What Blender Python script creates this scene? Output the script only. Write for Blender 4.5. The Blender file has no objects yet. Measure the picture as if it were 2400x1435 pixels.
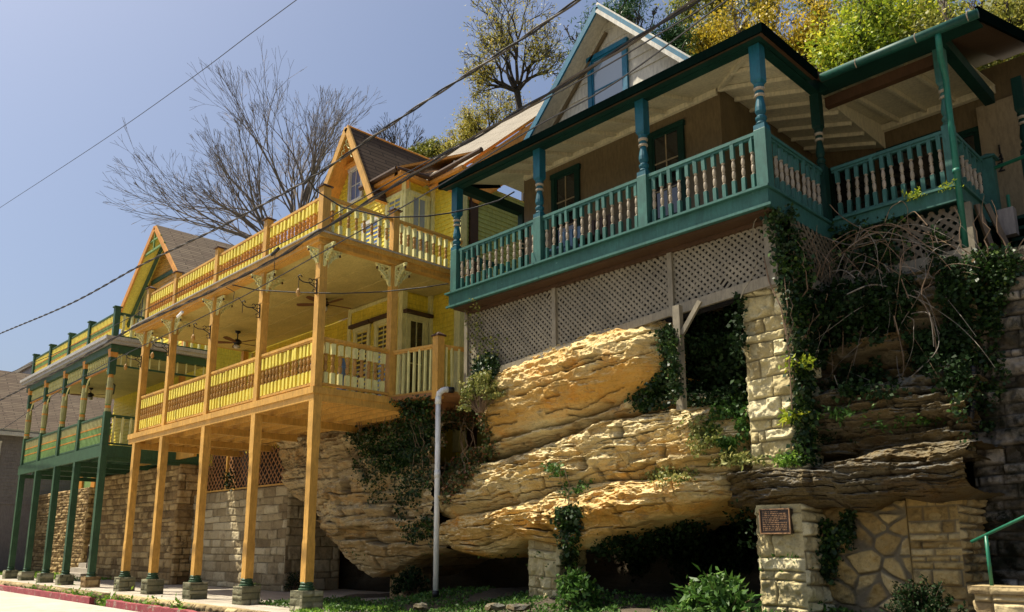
import bpy, math, random
import numpy as np
from mathutils import Vector
random.seed(7)
C = bpy.context.scene.collection
R = math.radians
# ------------------------------------------------------------ camera model
CX, CY, F, HY, H = 1180., 890., 1899., 1280., 1.15
TH = math.atan((HY-CY)/F); AL = math.atan((CX+680)/math.hypot(F, HY-CY))
FH = (-math.cos(AL), math.sin(AL)); RH = (math.sin(AL), math.cos(AL))
def ray(px, py):
    a = px-CX; b = CY-py
    fw = F*math.cos(TH)-b*math.sin(TH); up = F*math.sin(TH)+b*math.cos(TH)
    return Vector((FH[0]*fw+RH[0]*a, FH[1]*fw+RH[1]*a, up))
def onY(px, py, Y):
    d = ray(px, py); return Vector((0, 0, H))+d*(Y/d.y)
def onX(px, py, X):
    d = ray(px, py); return Vector((0, 0, H))+d*(X/d.x)
cam = bpy.data.cameras.new('camera'); co = bpy.data.objects.new('camera', cam); C.objects.link(co)
co.location = (0, 0, H); co.rotation_euler = (math.pi/2+TH, 0, math.pi/2-AL)
cam.sensor_width = 36; cam.lens = F/2400*36; cam.shift_x = 20/2400; cam.shift_y = 172.5/2400
cam.clip_end = 2000; cam.clip_start = .1
bpy.context.scene.camera = co
# ------------------------------------------------------------ light
SUN = Vector((-1.55, -1, 3.6)).normalized()
w = bpy.data.worlds.new('World'); bpy.context.scene.world = w; w.use_nodes = True
nt = w.node_tree; nt.nodes.clear()
sky = nt.nodes.new('ShaderNodeTexSky'); sky.sky_type = 'NISHITA'; sky.sun_disc = False
sky.sun_elevation = math.asin(SUN.z); sky.sun_rotation = math.atan2(SUN.x, SUN.y)
sky.air_density = 1.0; sky.dust_density = 5.5; sky.ozone_density = 3.6; sky.altitude = 300
bg = nt.nodes.new('ShaderNodeBackground'); bg.inputs[1].default_value = .080
ow = nt.nodes.new('ShaderNodeOutputWorld')
nt.links.new(sky.outputs[0], bg.inputs[0]); nt.links.new(bg.outputs[0], ow.inputs[0])
sl = bpy.data.lights.new('sun', 'SUN'); sl.energy = 5.0; sl.angle = R(.5); sl.color = (1, .91, .74)
so = bpy.data.objects.new('sun', sl); C.objects.link(so); so.rotation_euler = (-SUN).to_track_quat('-Z', 'Y').to_euler(); so.location = (0, 0, 30)
vs = bpy.context.scene.view_settings
vs.view_transform = 'Standard'; vs.look = 'None'; vs.exposure = .80; vs.gamma = 1
# ------------------------------------------------------------ noise
def _h(ix, iy, iz, seed):
    n = (ix.astype(np.int64)*374761393 + iy.astype(np.int64)*668265263 + iz.astype(np.int64)*2147483647 + seed*144269) & 0xffffffff
    n = ((n ^ (n >> 13))*1274126177) & 0xffffffff
    n = n ^ (n >> 16)
    return (n & 0xffffff)/float(0xffffff)
def vn(x, y, z, seed=0):
    x = np.asarray(x, float); y = np.asarray(y, float)+0*x; z = np.asarray(z, float)+0*x
    ix, iy, iz = np.floor(x), np.floor(y), np.floor(z)
    fx, fy, fz = x-ix, y-iy, z-iz
    fx, fy, fz = [t*t*(3-2*t) for t in (fx, fy, fz)]
    r = 0
    for a in (0, 1):
        for b in (0, 1):
            for c in (0, 1):
                r = r + _h(ix+a, iy+b, iz+c, seed)*np.where(a, fx, 1-fx)*np.where(b, fy, 1-fy)*np.where(c, fz, 1-fz)
    return r*2-1
def fbm(x, y, z, o=4, seed=0):
    s = 0; a = .5
    for i in range(o):
        s = s+a*vn(x*2**i, y*2**i, z*2**i, seed+i*17); a *= .5
    return s
# ------------------------------------------------------------ materials
M = {}
def newmat(name):
    m = bpy.data.materials.new(name); m.use_nodes = True; n = m.node_tree
    b = n.nodes['Principled BSDF']; M[name] = m
    return m, n, b
def nz(n, scale, detail=4, vec=None, rough=.6, dist=0):
    t = n.nodes.new('ShaderNodeTexNoise'); t.inputs['Scale'].default_value = scale; t.inputs['Detail'].default_value = detail
    t.inputs['Roughness'].default_value = rough; t.inputs['Distortion'].default_value = dist
    if vec is not None: n.links.new(vec, t.inputs['Vector'])
    return t.outputs['Fac']
def objco(n, sc=(1, 1, 1), rot=(0, 0, 0)):
    g = n.nodes.new('ShaderNodeNewGeometry'); mp = n.nodes.new('ShaderNodeMapping')
    mp.inputs['Scale'].default_value = sc; mp.inputs['Rotation'].default_value = rot
    n.links.new(g.outputs['Position'], mp.inputs[0]); return mp.outputs[0]
def ramp(n, fac, stops, interp='LINEAR'):
    r = n.nodes.new('ShaderNodeValToRGB'); r.color_ramp.interpolation = interp
    e = r.color_ramp.elements
    while len(e) < len(stops): e.new(.5)
    for i, (p, c) in enumerate(stops):
        e[i].position = p; e[i].color = (*c, 1) if len(c) == 3 else c
    n.links.new(fac, r.inputs[0]); return r.outputs[0]
def mix(n, fac, a, b, mode='MIX'):
    m = n.nodes.new('ShaderNodeMix'); m.data_type = 'RGBA'; m.blend_type = mode
    for s, v in ((0, fac), (6, a), (7, b)):
        if isinstance(v, (int, float)): m.inputs[s].default_value = v
        elif isinstance(v, tuple): m.inputs[s].default_value = (*v, 1)
        else: n.links.new(v, m.inputs[s])
    return m.outputs[2]
def bump(n, b, h, strength=.3, dist=.01):
    u = n.nodes.new('ShaderNodeBump'); u.inputs['Strength'].default_value = strength; u.inputs['Distance'].default_value = dist
    n.links.new(h, u.inputs['Height']); n.links.new(u.outputs[0], b.inputs['Normal'])
def math_(n, op, a, b=0.):
    m = n.nodes.new('ShaderNodeMath'); m.operation = op
    for i, v in enumerate((a, b)):
        if isinstance(v, (int, float)): m.inputs[i].default_value = v
        else: n.links.new(v, m.inputs[i])
    return m.outputs[0]
def attr(n, name='tint'):
    a = n.nodes.new('ShaderNodeAttribute'); a.attribute_name = name; return a.outputs['Fac']
def paint(name, col, rough=.55, var=.22, peel=None, amt=.62, sheen=.35):
    m, n, b = newmat(name)
    v = objco(n, (1, 1, 1)); f1 = nz(n, 1.7, 8, v, .72); f2 = nz(n, 22, 6, objco(n, (1, 1, .22)), .7)
    dark = tuple(c*(1-var*1.6) for c in col); lite = tuple(min(1, c*(1+var*.7)) for c in col)
    c = ramp(n, f1, [(.3, dark), (.7, lite)])
    c = mix(n, math_(n, 'MULTIPLY', ramp(n, f2, [(.40, (1, 1, 1)), (.56, (0, 0, 0))]), .42), c, tuple(x*.45 for x in col))
    c = mix(n, ramp(n, nz(n, 6, 7, objco(n, (1, 1, .5)), .75), [(.56, (0, 0, 0)), (.74, (.26, .26, .26))]), c, tuple(x*.38+.004 for x in col))
    if peel:
        p = nz(n, 9, 8, objco(n, (1, 1, 1.6)), .75)
        c = mix(n, ramp(n, p, [(amt, (0, 0, 0)), (amt+.03, (1, 1, 1))]), c, peel)
    n.links.new(c, b.inputs['Base Color']); b.inputs['Roughness'].default_value = rough
    b.inputs['Specular IOR Level'].default_value = sheen
    bump(n, b, f2, .25, .006)
    return m
paint('orange_wood', (.62, .345, .072), peel=(.30, .16, .06), amt=.70)
paint('column_cream', (.40, .38, .16))
paint('plank_dark', (.12, .085, .05), var=.3)
paint('orange_paint', (.68, .30, .05))
paint('brown_turning', (.47, .255, .06))
paint('golden_turning', (.60, .27, .045))
paint('yellow_paint', (.82, .68, .11), var=.1)
paint('pale_yellow', (.74, .70, .30), var=.12)
paint('siding_yellow', (.78, .62, .06), var=.12)
paint('siding_lime', (.50, .55, .15), var=.12)
paint('ceiling_cream', (.56, .47, .17), var=.16)
paint('teal_paint', (.040, .135, .112), peel=(.20, .34, .30), amt=.655, sheen=.3)
paint('teal_shade', (.008, .10, .14), peel=(.05, .2, .22), amt=.69, sheen=.3)  # teal with the roof's bluish shade put into the colour, for the posts
paint('dark_green', (.007, .034, .024), sheen=.15)
paint('eave_black', (.002, .006, .005), rough=.95, sheen=0)
paint('gutter_green', (.010, .075, .055), sheen=.3)
paint('spout_green', (.012, .15, .10), sheen=.4)
paint('bright_blue', (.006, .14, .24))
paint('white_trim', (.62, .60, .52))
paint('turned_white', (.37, .31, .225), peel=(.16, .14, .10), amt=.64)
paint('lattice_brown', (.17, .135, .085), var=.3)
paint('beige_wall', (.15, .108, .052), var=.15)  # pale house beige darkened: the porch shade is put into the colour
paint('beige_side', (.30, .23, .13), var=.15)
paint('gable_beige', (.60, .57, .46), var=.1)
paint('porch_ceiling', (.64, .57, .38), var=.12)
paint('brown_trim', (.075, .038, .017))
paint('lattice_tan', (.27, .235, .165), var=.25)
paint('green_paint', (.04, .095, .045), sheen=.3)
paint('green_light', (.22, .36, .12))
paint('grey_siding', (.20, .18, .17), var=.12)
paint('dark_gap', (.012, .010, .008))  # near-black that stands for the darkness in gaps
paint('brown_dark_wood', (.07, .035, .02))
paint('raw_wood', (.36, .17, .06), var=.3)
paint('iron', (.012, .012, .013), rough=.45)
paint('cable', (.022, .022, .024), rough=.6)
paint('cable_light', (.10, .085, .07), rough=.5)
paint('pvc', (.78, .79, .77), rough=.35, var=.07)
paint('rail_green', (.02, .15, .085), rough=.35)
paint('fan_blade', (.16, .07, .03))
paint('lamp_glass', (.6, .58, .5), rough=.2)
paint('bronze', (.035, .022, .016), rough=.4)
paint('bronze_edge', (.32, .18, .09), rough=.4)
paint('cloth_blue', (.16, .27, .40))
paint('metal_flash', (.42, .40, .36), rough=.35)
paint('vine_stem', (.20, .13, .075), var=.3)
paint('vine_grey', (.19, .165, .135), var=.3)
def glass(name, col):
    m, n, b = newmat(name); b.inputs['Base Color'].default_value = (*col, 1); b.inputs['Roughness'].default_value = .04
    b.inputs['Specular IOR Level'].default_value = .9; f = nz(n, 3, 2, objco(n)); bump(n, b, f, .1, .02)
glass('glass_dark', (.012, .012, .012)); glass('glass_blue', (.10, .16, .30)); glass('glass_pale', (.22, .28, .34))
def barkmat(name, a, b_):
    m, n, b = newmat(name); f = nz(n, 6, 6, objco(n, (1, 1, .3)))
    n.links.new(ramp(n, f, [(.3, a), (.7, b_)]), b.inputs['Base Color']); b.inputs['Roughness'].default_value = .9
barkmat('bark', (.045, .032, .022), (.16, .12, .085)); barkmat('bark_grey', (.10, .08, .065), (.27, .22, .18)); barkmat('bark_dark', (.02, .016, .012), (.07, .055, .04))
def leafmat(name, stops, trans=.3, rough=.5, spec=.3):
    m, n, b = newmat(name); c = ramp(n, attr(n), stops)
    b.inputs['Roughness'].default_value = rough; b.inputs['Specular IOR Level'].default_value = spec
    n.links.new(c, b.inputs['Base Color'])
    t = n.nodes.new('ShaderNodeBsdfTranslucent'); n.links.new(c, t.inputs[0])
    mx = n.nodes.new('ShaderNodeMixShader'); mx.inputs[0].default_value = trans
    o = n.nodes['Material Output']; n.links.new(b.outputs[0], mx.inputs[1]); n.links.new(t.outputs[0], mx.inputs[2]); n.links.new(mx.outputs[0], o.inputs[0])
leafmat('leaf_ivy', [(0, (.006, .017, .004)), (.55, (.020, .050, .010)), (.82, (.06, .12, .018)), (.90, (.15, .20, .04)), (.94, (.16, .10, .04)), (1, (.20, .12, .06))], .12, .45, .3)
leafmat('leaf_autumn_ivy', [(0, (.02, .035, .008)), (.4, (.06, .09, .02)), (.7, (.22, .07, .03)), (1, (.38, .30, .10))], .2)
leafmat('leaf_fresh', [(0, (.05, .12, .015)), (.6, (.14, .28, .03)), (1, (.30, .45, .06))], .35)
leafmat('leaf_shrub', [(0, (.02, .06, .01)), (.6, (.07, .16, .025)), (1, (.16, .27, .05))], .3)
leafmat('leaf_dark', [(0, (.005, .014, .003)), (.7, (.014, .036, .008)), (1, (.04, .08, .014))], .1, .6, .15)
leafmat('leaf_variegated', [(0, (.05, .08, .015)), (.5, (.20, .22, .05)), (1, (.50, .46, .16))], .25)
leafmat('leaf_lime', [(0, (.06, .11, .008)), (.45, (.28, .38, .03)), (.8, (.50, .54, .04)), (1, (.66, .60, .05))], .4)
leafmat('leaf_gold', [(0, (.10, .11, .02)), (.5, (.42, .34, .03)), (.8, (.62, .44, .035)), (1, (.70, .50, .05))], .4)
leafmat('leaf_olive', [(0, (.045, .06, .015)), (.6, (.22, .24, .04)), (1, (.42, .38, .07))], .35)
leafmat('leaf_bud', [(0, (.24, .24, .04)), (.6, (.46, .42, .07)), (1, (.52, .34, .08))], .35)
leafmat('leaf_pine', [(0, (.008, .035, .012)), (.6, (.03, .10, .025)), (1, (.08, .17, .04))], .15)
leafmat('leaf_twig', [(0, (.10, .05, .035)), (1, (.22, .12, .08))], .1)
leafmat('leaf_grass', [(0, (.05, .12, .01)), (.6, (.16, .30, .03)), (1, (.34, .48, .06))], .35)
def stonemat(name, stops, moss=None, mossamt=.6, rough=.9, bs=.6, mortar=None):
    m, n, b = newmat(name)
    v = objco(n); t = attr(n)
    f = nz(n, 5, 9, v, .7); c = ramp(n, math_(n, 'ADD', math_(n, 'MULTIPLY', t, .65), math_(n, 'MULTIPLY', f, .38)), stops)
    g = nz(n, 38, 5, v, .7)
    c = mix(n, ramp(n, g, [(.30, (.6, .6, .6)), (.44, (0, 0, 0))]), c, tuple(x*.45 for x in stops[0][1]))
    c = mix(n, ramp(n, nz(n, 2.2, 8, v, .75), [(.5, (0, 0, 0)), (.68, (.65, .65, .65))]), c, tuple(x*.5 for x in stops[0][1]))
    j = attr(n, 'joint')
    c = mix(n, j, c, mortar or tuple(x*.22 for x in stops[0][1]))
    if moss:
        q = nz(n, 1.3, 8, v, .7); c = mix(n, ramp(n, q, [(mossamt-.08, (0, 0, 0)), (mossamt+.06, (1, 1, 1))]), c, moss)
    n.links.new(c, b.inputs['Base Color']); b.inputs['Roughness'].default_value = rough; b.inputs['Specular IOR Level'].default_value = .2
    bump(n, b, math_(n, 'ADD', g, f), bs, .03)
stonemat('stone_tan', [(.15, (.20, .14, .07)), (.5, (.42, .32, .16)), (.85, (.58, .47, .26))])
stonemat('stone_pale', [(.15, (.34, .27, .13)), (.5, (.56, .48, .26)), (.85, (.68, .61, .38))], (.20, .15, .08), .68)
stonemat('stone_warm', [(.15, (.17, .11, .05)), (.5, (.34, .23, .10)), (.85, (.52, .38, .18))], (.035, .03, .02), .66)
stonemat('stone_mossy', [(.15, (.04, .03, .018)), (.5, (.20, .17, .125)), (.85, (.42, .38, .32))], (.016, .018, .009), .52)
stonemat('stone_flag', [(.15, (.26, .17, .06)), (.5, (.48, .34, .13)), (.85, (.58, .45, .22))], (.05, .045, .025), .64, mortar=(.13, .115, .085))
stonemat('stone_grey', [(.15, (.20, .15, .08)), (.5, (.38, .31, .18)), (.85, (.53, .46, .30))])
stonemat('stone_base', [(.15, (.12, .12, .07)), (.5, (.24, .23, .14)), (.85, (.40, .37, .24))], (.04, .055, .02), .6)
def rockmat(name, warm, pale, grey, tilt, greyamt=.5, dirt=.5):
    m, n, b = newmat(name)
    v = objco(n, (1, 1, 1), (0, tilt, 0)); vs_ = objco(n, (.35, .35, 5), (0, tilt, 0)); v2 = objco(n, (.25, .3, 2.2), (0, tilt, 0))
    a = nz(n, 1.0, 6, v2, .6, .3); st = nz(n, 2.6, 8, vs_, .7, .4); blot = nz(n, .9, 5, v, .6)
    c = ramp(n, a, [(.36, pale), (.5, tuple((x+y)/2 for x, y in zip(pale, warm))), (.62, warm)])
    c = mix(n, ramp(n, blot, [(.45, (0, 0, 0)), (.62, (.7, .7, .7))]), c, tuple(x*.8 for x in warm))
    c = mix(n, ramp(n, st, [(.34, (1, 1, 1)), (.44, (0, 0, 0))]), c, tuple(x*.30 for x in warm))  # thin dark strata lines: dirt and crevice shade put into the colour
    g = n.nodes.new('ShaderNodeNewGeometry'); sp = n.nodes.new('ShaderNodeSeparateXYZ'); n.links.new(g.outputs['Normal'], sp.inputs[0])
    # water stains running down the face, ochre patches
    wst = nz(n, 2.2, 8, objco(n, (1.6, 1.6, .28)), .72)
    c = mix(n, ramp(n, nz(n, 1.6, 7, v, .7), [(.50, (0, 0, 0)), (.66, (.75, .75, .75))]), c, (warm[0]*1.02, warm[1]*.80, warm[2]*.55))
    c = mix(n, ramp(n, wst, [(.56, (0, 0, 0)), (.70, (.62, .62, .62))]), c, tuple(x*.22+.012 for x in pale))
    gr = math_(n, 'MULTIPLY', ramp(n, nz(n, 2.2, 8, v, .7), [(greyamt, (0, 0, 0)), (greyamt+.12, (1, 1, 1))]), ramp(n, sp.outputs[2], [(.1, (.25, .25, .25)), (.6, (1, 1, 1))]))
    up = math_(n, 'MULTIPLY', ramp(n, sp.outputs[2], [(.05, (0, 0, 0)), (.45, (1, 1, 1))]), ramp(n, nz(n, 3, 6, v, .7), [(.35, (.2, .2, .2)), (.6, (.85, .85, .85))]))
    c = mix(n, up, c, tuple(min(1, x*1.18+.03) for x in pale))  # up-facing rock: weathered cream, with bright sunlit tops put into the colour
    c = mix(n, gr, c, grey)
    d = nz(n, 30, 6, objco(n, (1, 1, 1.5)), .75)
    c = mix(n, ramp(n, d, [(.33, (dirt, dirt, dirt)), (.47, (0, 0, 0))]), c, tuple(x*.22 for x in warm))
    cr = attr(n, 'joint'); c = mix(n, cr, c, tuple(x*.12 for x in warm))  # cracks coloured near black, for their dirt and their shade
    n.links.new(c, b.inputs['Base Color']); b.inputs['Roughness'].default_value = .92; b.inputs['Specular IOR Level'].default_value = .15
    bump(n, b, math_(n, 'ADD', math_(n, 'MULTIPLY', st, 1.5), math_(n, 'ADD', d, nz(n, 90, 4, v))), .8, .03)
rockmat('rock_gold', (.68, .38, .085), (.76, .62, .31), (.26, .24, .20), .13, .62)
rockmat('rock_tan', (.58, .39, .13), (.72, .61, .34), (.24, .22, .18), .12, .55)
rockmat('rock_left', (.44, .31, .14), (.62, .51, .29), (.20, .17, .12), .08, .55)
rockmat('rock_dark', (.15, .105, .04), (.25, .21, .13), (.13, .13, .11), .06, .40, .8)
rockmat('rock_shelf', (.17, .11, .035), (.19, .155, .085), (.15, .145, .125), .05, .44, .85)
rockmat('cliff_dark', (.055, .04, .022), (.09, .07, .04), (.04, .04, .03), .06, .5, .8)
def shingle(name, a, b_, mort):
    m, n, b = newmat(name)
    uv = n.nodes.new('ShaderNodeUVMap'); br = n.nodes.new('ShaderNodeTexBrick'); n.links.new(uv.outputs[0], br.inputs['Vector'])
    br.inputs['Color1'].default_value = (*a, 1); br.inputs['Color2'].default_value = (*b_, 1); br.inputs['Mortar'].default_value = (*mort, 1)
    br.inputs['Scale'].default_value = 1; br.inputs['Mortar Size'].default_value = .016; br.inputs['Brick Width'].default_value = .9; br.inputs['Row Height'].default_value = .15
    br.inputs['Bias'].default_value = 0
    f = nz(n, 1.5, 6, objco(n), .7)
    c = mix(n, ramp(n, f, [(.4, (0, 0, 0)), (.7, (.6, .6, .6))]), br.outputs[0], tuple(x*.5 for x in a))
    c = mix(n, ramp(n, nz(n, 60, 3, objco(n)), [(.4, (.4, .4, .4)), (.6, (0, 0, 0))]), c, tuple(x*.6 for x in b_))
    n.links.new(c, b.inputs['Base Color']); b.inputs['Roughness'].default_value = .9; b.inputs['Specular IOR Level'].default_value = .15
    bump(n, b, br.outputs['Fac'], -.8, .02)
shingle('shingle_brown', (.20, .155, .11), (.13, .095, .07), (.03, .022, .016))
shingle('shingle_dark', (.12, .085, .06), (.075, .052, .036), (.012, .009, .007))
shingle('shingle_grey', (.36, .32, .26), (.27, .24, .19), (.10, .085, .06))
shingle('shingle_black', (.03, .03, .03), (.02, .02, .02), (.008, .008, .008))
def ground(name, a, b_, scale, bs=.3):
    m, n, b = newmat(name); v = objco(n)
    f = nz(n, scale, 9, v, .7); g = nz(n, 45, 4, v)
    c = ramp(n, f, [(.35, a), (.65, b_)]); c = mix(n, ramp(n, g, [(.35, (.5, .5, .5)), (.5, (0, 0, 0))]), c, tuple(x*.5 for x in a))
    n.links.new(c, b.inputs['Base Color']); b.inputs['Roughness'].default_value = .9; bump(n, b, math_(n, 'ADD', f, g), bs, .02)
ground('asphalt', (.34, .31, .25), (.50, .46, .38), 1.6, .5); ground('concrete', (.30, .26, .20), (.44, .39, .31), 1.1)
ground('soil', (.045, .035, .02), (.10, .075, .045), 2, .8); ground('red_curb', (.20, .028, .040), (.33, .06, .07), 3, .5)
_n = M['red_curb'].node_tree; _b = _n.nodes['Principled BSDF']; _c = _b.inputs['Base Color'].links[0].from_socket
_n.links.new(mix(_n, ramp(_n, nz(_n, 5, 9, objco(_n), .8), [(.56, (0, 0, 0)), (.60, (1, 1, 1))]), _c, (.30, .26, .20)), _b.inputs['Base Color'])
ground('hill', (.05, .06, .02), (.12, .13, .04), .6, .6); ground('flags', (.22, .19, .14), (.36, .31, .24), 1.6, .6)
# ------------------------------------------------------------ mesh tools
LOC = {}
class MB:
    def __init__(s): s.v = []; s.f = []; s.m = []; s.uv = []; s.has = False
    def add(s, vs, fs, m=0, uvs=None):
        o = len(s.v); s.v += [tuple(p) for p in vs]
        for i, f in enumerate(fs):
            s.f.append(tuple(o+k for k in f)); s.m.append(m); s.uv.append(uvs[i] if uvs else None)
        if uvs: s.has = True
    def box(s, x0, x1, y0, y1, z0, z1, m=0):
        s.add([(x0, y0, z0), (x1, y0, z0), (x1, y1, z0), (x0, y1, z0), (x0, y0, z1), (x1, y0, z1), (x1, y1, z1), (x0, y1, z1)],
              [(3, 2, 1, 0), (4, 5, 6, 7), (0, 1, 5, 4), (1, 2, 6, 5), (2, 3, 7, 6), (3, 0, 4, 7)], m)
    def cbox(s, x, y, hw, z0, z1, m=0, hy=None): s.box(x-hw, x+hw, y-(hy or hw), y+(hy or hw), z0, z1, m)
    def beam(s, p, q, w_, h, m=0, up=(0, 0, 1)):
        p = Vector(p); q = Vector(q); d = (q-p).normalized(); up = Vector(up)
        sd = d.cross(up)
        if sd.length < 1e-4: sd = d.cross(Vector((0, 1, 0)))
        sd.normalize(); u = sd.cross(d)
        a = sd*w_/2; b = u*h/2
        s.add([p-a-b, p+a-b, p+a+b, p-a+b, q-a-b, q+a-b, q+a+b, q-a+b], [(0, 1, 2, 3), (7, 6, 5, 4), (0, 4, 5, 1), (1, 5, 6, 2), (2, 6, 7, 3), (3, 7, 4, 0)], m)
    def prism(s, pts, ext, m=0):
        n = len(pts); e = Vector(ext); a = [Vector(p) for p in pts]
        s.add(a+[p+e for p in a], [tuple(range(n))[::-1], tuple(range(n, 2*n))]+[(i, (i+1) % n, n+(i+1) % n, n+i) for i in range(n)], m)
    def lathe(s, x, y, prof, n=10, m=0, rot=0):
        vs = []; fs = []
        for r, z in prof:
            for k in range(n):
                a = 2*math.pi*(k+.5)/n+rot; vs.append((x+r*math.cos(a), y+r*math.sin(a), z))
        for i in range(len(prof)-1):
            for k in range(n): fs.append((i*n+k, i*n+(k+1) % n, (i+1)*n+(k+1) % n, (i+1)*n+k))
        fs.append(tuple(range(n))[::-1]); fs.append(tuple((len(prof)-1)*n+k for k in range(n)))
        s.add(vs, fs, m)
    def tube(s, pts, rad, n=6, m=0):
        pts = [Vector(p) for p in pts]
        if not hasattr(rad, '__len__'): rad = [rad]*len(pts)
        vs = []; fs = []; prev = None
        for i, p in enumerate(pts):
            d = (pts[min(i+1, len(pts)-1)]-pts[max(i-1, 0)]).normalized()
            if prev is None:
                prev = d.cross(Vector((.3, .5, .81)));
                if prev.length < .01: prev = d.cross(Vector((1, 0, 0)))
            prev = (prev-d*prev.dot(d)).normalized(); b = d.cross(prev)
            for k in range(n):
                a = 2*math.pi*k/n; vs.append(p+(prev*math.cos(a)+b*math.sin(a))*rad[i])
        for i in range(len(pts)-1):
            for k in range(n): fs.append((i*n+k, i*n+(k+1) % n, (i+1)*n+(k+1) % n, (i+1)*n+k))
        fs.append(tuple(range(n))[::-1]); fs.append(tuple((len(pts)-1)*n+k for k in range(n)))
        s.add(vs, fs, m)
    def slab(s, quad, th, m=0, m2=None):
        # quad a,b (eave) c,d (ridge); uv in metres; thickness down
        a, b, c, d = [Vector(p) for p in quad]; n = (b-a).cross(d-a).normalized()
        if n.z < 0: n = -n
        u = (b-a).normalized(); vd = n.cross(u)
        uv = [((p-a).dot(u), abs((p-a).dot(vd))) for p in (a, b, c, d)]
        s.add([a, b, c, d], [(0, 1, 2, 3)], m, [uv])
        e = -n*th
        s.add([a-n*.002, b-n*.002, c-n*.002, d-n*.002, a+e, b+e, c+e, d+e], [(7, 6, 5, 4), (0, 4, 5, 1), (1, 5, 6, 2), (2, 6, 7, 3), (3, 7, 4, 0)], m if m2 is None else m2)
    def siding(s, P, U, N, z0, z1, lo, hi, pitch=.115, m=0):
        P = Vector(P); U = Vector(U); N = Vector(N); k = z0
        while k < z1-1e-3:
            t = min(k+pitch, z1)
            l0, h0, l1, h1 = lo(k), hi(k), lo(t), hi(t)
            if h0-l0 > .02:
                h1 = max(h1, l1+.001)
                q = [P+U*l0+N*.022, P+U*h0+N*.022, P+U*h1+N*.002, P+U*l1+N*.002]
                zz = [k, k, t, t]; q = [Vector((p.x, p.y, z)) for p, z in zip(q, zz)]
                b = [Vector((p.x, p.y, k)) for p in (P+U*l0-N*.01, P+U*h0-N*.01)]
                s.add(q+b, [(0, 1, 2, 3), (4, 5, 1, 0)], m)
            k += pitch
    def build(s, name, mats, parent=None, smooth=False):
        if not isinstance(mats, (list, tuple)): mats = [mats]
        me = bpy.data.meshes.new(name)
        o = LOC.get(parent, Vector((0, 0, 0)))
        me.from_pydata([(v[0]-o.x, v[1]-o.y, v[2]-o.z) for v in s.v], [], s.f)
        for mm in mats: me.materials.append(M[mm])
        me.polygons.foreach_set('material_index', s.m)
        if s.has:
            uvl = me.uv_layers.new(name='UVMap')
            for p, uv in zip(me.polygons, s.uv):
                if uv:
                    for li, c in zip(p.loop_indices, uv): uvl.data[li].uv = c
        if smooth:
            me.polygons.foreach_set('use_smooth', [True]*len(me.polygons))
        me.update()
        ob = bpy.data.objects.new(name, me); C.objects.link(ob)
        if parent is not None: ob.parent = parent; LOC[ob] = o
        return ob
def npmesh(name, V, Fq, mat, parent=None, tint=None, joint=None, smooth=True):
    """V (n,3), Fq (m,4) arrays"""
    me = bpy.data.meshes.new(name); V = np.asarray(V, np.float32); Fq = np.asarray(Fq, np.int32)
    o = LOC.get(parent)
    if o is not None: V = V-np.array([o.x, o.y, o.z], np.float32)
    k = Fq.shape[1]
    me.vertices.add(len(V)); me.vertices.foreach_set('co', V.ravel())
    me.loops.add(Fq.size); me.loops.foreach_set('vertex_index', Fq.ravel())
    me.polygons.add(len(Fq)); me.polygons.foreach_set('loop_start', np.arange(0, Fq.size, k, dtype=np.int32))
    if smooth: me.polygons.foreach_set('use_smooth', np.ones(len(Fq), bool))
    me.update(calc_edges=True); me.validate()
    for nm, a in (('tint', tint), ('joint', joint)):
        if a is not None:
            dom = 'FACE' if len(a) == len(Fq) else 'POINT'
            at = me.attributes.new(nm, 'FLOAT', dom); at.data.foreach_set('value', np.asarray(a, np.float32))
    for mm in (mat if isinstance(mat, (list, tuple)) else [mat]): me.materials.append(M[mm])
    ob = bpy.data.objects.new(name, me); C.objects.link(ob)
    if parent is not None: ob.parent = parent; LOC[ob] = o
    return ob
def tag(o, label, cat=None, group=None, kind=None):
    if label: o['label'] = label
    if cat: o['category'] = cat
    if group: o['group'] = group
    if kind: o['kind'] = kind
    return o
def thing(name, label, cat, loc, group=None):
    o = bpy.data.objects.new(name, None); C.objects.link(o); o.location = loc; o.empty_display_size = .3
    LOC[o] = Vector(loc); return tag(o, label, cat, group)
def struct(o): o['kind'] = 'structure'; return o
def inst(me, name, parent, loc):
    ob = bpy.data.objects.new(name, me); C.objects.link(ob); ob.parent = parent
    ob.rotation_euler = (R(random.gauss(0, .6)), R(random.gauss(0, .9)), R(random.gauss(0, 7)))
    ob.location = Vector(loc)-LOC[parent]; return ob
def leaves(P, Nn, size, rng, aspect=.6, droop=.3, upright=0):
    """P (n,3) leaf bases -> V,F,tint"""
    n = len(P); d = rng.normal(size=(n, 3)); d[:, 2] = d[:, 2]*(1-.0)-droop+upright; d /= np.linalg.norm(d, axis=1)[:, None]
    s = rng.normal(size=(n, 3)); s = np.cross(d, s); s /= np.linalg.norm(s, axis=1)[:, None]+1e-9
    nn = np.cross(d, s); L = size*rng.uniform(.45, 1.6, n)[:, None]
    tip = P+d*L; a = P+d*L*.45+s*L*aspect*.5+nn*L*.10; b = P+d*L*.45-s*L*aspect*.5+nn*L*.10
    V = np.stack([P, a, tip, b], 1).reshape(-1, 3); Fq = np.arange(4*n).reshape(n, 4)
    return V, Fq
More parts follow.
